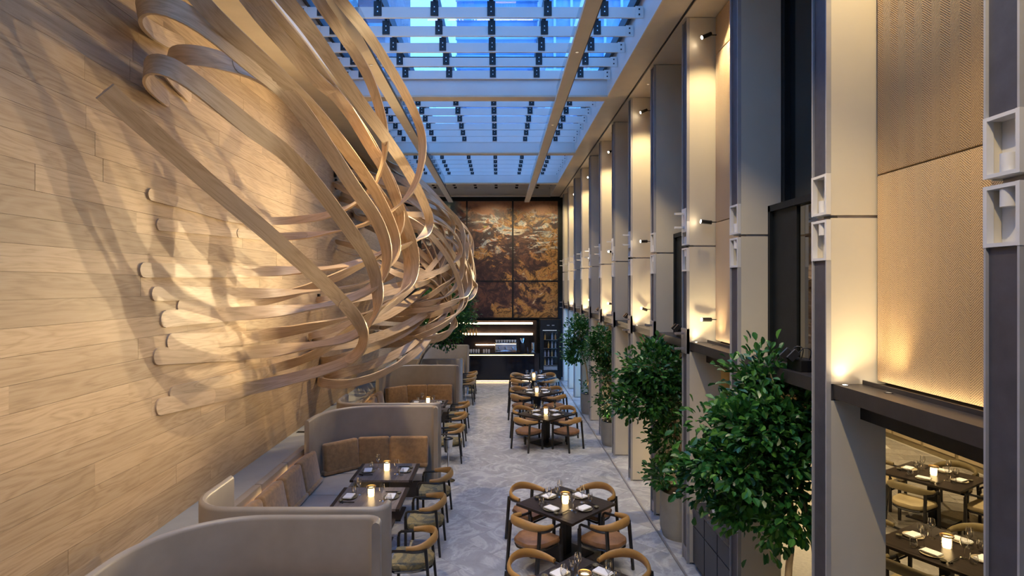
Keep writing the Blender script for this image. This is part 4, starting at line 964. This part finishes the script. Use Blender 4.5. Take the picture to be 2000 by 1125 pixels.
tree('potted_tree', 'broad leafy tree behind the ribbon sculpture, left of the bar', (-2.75,18.05,0),
     [[(-2.75,18.05,0.6),(-2.6,18.1,1.5),(-2.1,18.5,2.4),(-1.8,18.9,3.2)], [(-2.7,18.1,0.6),(-2.4,18.3,1.8),(-1.5,18.9,2.6)]],
     [(-1.75,18.95,3.25,0.85,0.7,0.75), (-1.45,19.0,2.75,0.60,0.6,0.5), (-2.05,18.9,2.55,0.75,0.6,0.5), (-1.15,19.0,3.2,0.40,0.5,0.55), (-2.2,18.9,3.5,0.6,0.5,0.5), (-1.75,19.1,2.15,0.4,0.4,0.22)], 7000, 0, (0.30,0.65), 1.2, 14)

# ------------------------------------------------------------------ console between the columns
cs = E('sideboard', (3.02, 7.45, 0), label='low black sideboard with stone top between the columns', cat='sideboard')
O('carcass', MB().box(-0.24, 0.24, -0.72, 0.66, 0.06, 0.86), M['console'], cs)
O('worktop', MB().rbox(-0.27, 0.26, -0.74, 0.68, 0.86, 0.90, 0.006), M['dark_marble'], cs)
O('backboard', MB().box(0.2, 0.26, -0.74, 0.68, 0.90, 1.30), M['console'], cs)
for k in range(3):
    y0 = -0.70 + k*0.455
    O('drawer', MB().rbox(-0.26, -0.24, y0, y0+0.435, 0.60, 0.85, 0.004), M['console'], cs)
    O('door', MB().rbox(-0.26, -0.24, y0, y0+0.435, 0.08, 0.59, 0.004), M['console'], cs)
mh = E('menu_holder', (2.93, 7.62, 0.90), 0.4, label='small wooden menu stand with pale card on the sideboard', cat='menu stand')
O('stand', MB().rbox(-0.10, 0.10, -0.07, 0.07, 0, 0.03, 0.006), M['ash'], mh)
O('card', MB().add([(-0.09,-0.03,0.03),(0.09,-0.03,0.03),(0.09,0.06,0.24),(-0.09,0.06,0.24),(-0.09,-0.02,0.03),(0.09,-0.02,0.03),(0.09,0.07,0.24),(-0.09,0.07,0.24)], [(0,1,2,3),(7,6,5,4),(0,4,5,1),(1,5,6,2),(2,6,7,3),(3,7,4,0)]), M['linen'], mh)

# ------------------------------------------------------------------ lamps
def spot(name, parent, loc, target, power, size=50, blend=0.5, col=WARM, r=0.03):
    l = bpy.data.lights.new(name, 'SPOT'); l.energy = power; l.color = col; l.spot_size = math.radians(size); l.spot_blend = blend; l.shadow_soft_size = r
    o = bpy.data.objects.new(name, l); COL.objects.link(o); o.parent = parent; o.location = loc
    d = Vector(target) - (Vector(loc) + (Vector(parent.location) if parent else Vector()))
    o.rotation_euler = d.to_track_quat('-Z', 'Y').to_euler(); return o
body_me = None
def bullet(base, target, power, label, size=50, face=True, r=0.03, blend=0.5):
    """small black cylinder spotlight on a stem fixed at base on the fabric side, aimed at target"""
    e = E('spotlight', base, label=label, cat='spotlight', group='column spotlights')
    B = Vector(base); head = Vector((-0.12, 0, 0.0)); d = (Vector(target) - (B + head)).normalized()
    O('stem', MB().tube([(0,0,0), (-0.06,0,0), head - d*0.02], 0.008, 6), M['black_metal'], e, smooth=50)
    O('lamp_body', MB().tube([head - d*0.05, head + d*0.10], 0.028, 12), M['black_metal'], e, smooth=50)
    O('lamp_lens', MB().tube([head + d*0.101, head + d*0.104], 0.024, 12), M['lamp_face'], e)
    spot('spotlight_beam', e, tuple(head + d*0.13), target, power, size, blend, r=r)
    return e
BAYD = []
BAYN = {0:'nearest', 2:'second', 4:'third', 6:'fourth', 8:'fifth', 10:'sixth'}
for i in (0, 2, 4, 6, 8, 10):
    yb = COLY[i+1]; far = yb - 0.12
    if i >= 2:
        bullet((3.08, far, 7.55), (-4.1, far + (-1.0 if i < 6 else -5), 4.3), [200,200,300,300,300][i//2-1], 'high spotlight at the top of the %s fabric bay' % BAYN[i], 42)
        bullet((3.08, far, 4.90), (-4.1, [8.2,9.5,9.0,5.6,6.4][i//2-1], [5.6,4.6,4.6,5.4,5.0][i//2-1]), [60,110,200,1750,250][i//2-1], 'spotlight halfway up the %s fabric bay' % BAYN[i], [55,55,50,40,36][i//2-1])
        bullet((3.08, far, 3.52), (-4.1, [6.5,7.5,11.0,5.2,6.0][i//2-1], [3.6,5.8,4.5,5.9,5.6][i//2-1]), [60,110,200,1750,700][i//2-1], 'low spotlight above the ledge of the %s fabric bay' % BAYN[i], [55,55,50,40,36][i//2-1])
    u = E('uplight', (XR+0.09, yb-0.075, ZL), label='tiny recessed uplight on the ledge of the %s fabric bay' % BAYN[i], cat='uplight', group='ledge uplights')
    O('uplight_rim', MB().lathe([(0.018,0.0),(0.026,0.0),(0.026,0.006),(0.018,0.006)], 14), M['steel'], u)
    O('uplight_lens', MB().cyl(0, 0, 0.001, 0.004, 0.018, n=12), M['lamp_face'], u)
    spot('uplight_beam', u, (0,0,0.02), (XR+0.12, yb-0.06, ZL+1.0), 4, 130, 1.0, r=0.02)
    u = E('uplight', (XR+0.22, yb-0.40, ZL), label='added broad uplight mid-ledge in the %s fabric bay' % BAYN[i], cat='uplight', group='added broad uplights')  # second uplight, added to spread light up the fin panel
    O('uplight_rim', MB().lathe([(0.022,0.0),(0.03,0.0),(0.03,0.005),(0.022,0.005)], 14), M['ledge'], u)
    O('uplight_lens', MB().cyl(0, 0, 0.001, 0.003, 0.022, n=12), M['lens_dim'], u)
    spot('uplight_beam', u, (0,0,0.02), (XR+0.2, yb+0.02, ZL+0.75), 18, 105, 1.0, r=0.04)
    st = O('fabric_light_strip', MB().box(3.045, 3.075, COLY[i]+0.26, yb-0.05, ZL, ZL+0.012), M['led_fabric'], label='slim light strip along the foot of the %s fabric panel' % BAYN[i], cat='light strip', group='fabric light strips')
    O('lip', MB().box(2.985, 2.995, COLY[i]+0.25, yb-0.02, ZL, ZL+0.035), M['ledge'], st)
for i in (0, 2, 4, 6, 8, 10): BAYD.append(((2.86, COLY[i]+0.98, ZC-0.04), 190, 'added bay downlight washing the %s fabric panel' % BAYN[i], 80, 'added bay downlights', (3.05, COLY[i]+1.5, 4.6)))  # lamps added to brighten the fabric and fin panels from above
# twin floodlights standing on the ledges of the glazed bays
for i, nm in ((1, 'nearest'), (3, 'second'), (5, 'third'), (7, 'fourth')):
    y = COLY[i] + 0.75; e = E('floodlight', (2.88, y, ZL), label='black twin-head floodlight on the ledge of the %s glazed bay' % nm, cat='floodlight', group='ledge floodlights')
    O('ballast_box', MB().rbox(-0.06, 0.06, -0.13, 0.13, 0, 0.11, 0.005), M['black_metal'], e)
    for dy in (-0.05, 0.09):
        h = O('lamp_head', MB().tube([(-0.06, dy, 0.13), (-0.10, dy+0.02, 0.17)], 0.05, 4, rect=True), M['black_metal'], e)
        O('lamp_rim', MB().tube([(-0.101, dy+0.0205, 0.171), (-0.107, dy+0.0235, 0.177)], 0.052, 4, rect=True), M['chrome'], h)
        O('cable', MB().tube(spline([(-0.06,dy,0.15),(0.0,dy-0.02,0.22),(0.05,dy-0.05,0.2),(0.04,dy-0.04,0.10)], 5), 0.005, 5), M['black_metal'], h)
    spot('floodlight_beam', e, (-0.14, 0.02, 0.22), (-3.6, y+1.5, 5.2), 50, 70, 0.6, r=0.05)
# downlights: the dining room's, plus fill lamps added on runners, bays and far beam
def downlight(loc, power, label, size, group, tgt=None):
    e = E('downlight', loc, label=label, cat='downlight', group=group)
    O('downlight_rim', MB().lathe([(0.025,-0.006),(0.04,-0.006),(0.04,0.0),(0.025,0.0)], 14), M['soffit'], e)
    O('downlight_lens', MB().cyl(0, 0, -0.003, -0.001, 0.025, n=12), M['lens_dim'], e)
    spot('downlight_beam', e, (0,0,-0.03), tgt or (loc[0], loc[1], 0), power, size, 0.6, r=0.03)
for q in BAYD: downlight(*q)
downlight((1.18, 1.6, 7.53), 330, 'added runner downlight over the aisle, almost above the camera', 60, 'added runner downlights', (2.9, 4.6, 1.6))  # lamp added to brighten the nearest column's lower panel
for k, y in enumerate((4.5, 8.6, 12.5, 16.5, 20.3)):
    downlight((1.18, y, 7.53), 280, 'added runner downlight over the aisle, %s from the camera' % ordn[k], 66, 'added runner downlights', (2.35, y+1.7, 1.2))  # lamps added to light the columns' near faces
    downlight((-2.04, y+0.5, 7.53), 520, 'added runner downlight over the booths, %s from the camera' % ordn[k], 64, 'added runner downlights', (-2.35, y+0.9, 0.8))  # lamps added to brighten the booths
for k, (x, y) in enumerate(((7.4, 9.7), (5.6, 7.1), (8.9, 12.6), (4.6, 10.5), (4.6, 14.0), (9.8, 14.5))):
    downlight((x, y, 3.05), 230, 'dining room downlight, %s of six' % ordn[k], 110, 'dining room downlights')
for k, x in enumerate((-2.2, -0.2, 1.9)):
    downlight((x, 21.68, 7.88), 300, 'added mural washer under the far beam, %s of three' % ordn[k], 75, 'added mural washers', (x, YB, 5.0))  # lamps added to brighten the mural
for (x, y, z, nm) in ((2.80,5.45,0.56,'largest foreground tree'), (2.75,8.92,0.68,'bushy second tree'), (2.7,14.15,0.56,'slim tree'), (2.7,17.65,0.58,'round-headed tree')):
    e = E('planter_uplight', (x, y, z), label='small black uplight in the planter of the ' + nm, cat='uplight', group='planter uplights')
    O('lamp_body', MB().cyl(0, 0, 0, 0.07, 0.025, n=12), M['black_metal'], e, smooth=40)
    O('lamp_lens', MB().cyl(0, 0, 0.07, 0.074, 0.02, n=12), M['lens_dim'], e)
    spot('planter_beam', e, (0,0,0.09), (x, y+0.12, 3.0), 8, 75, 0.7, r=0.02)
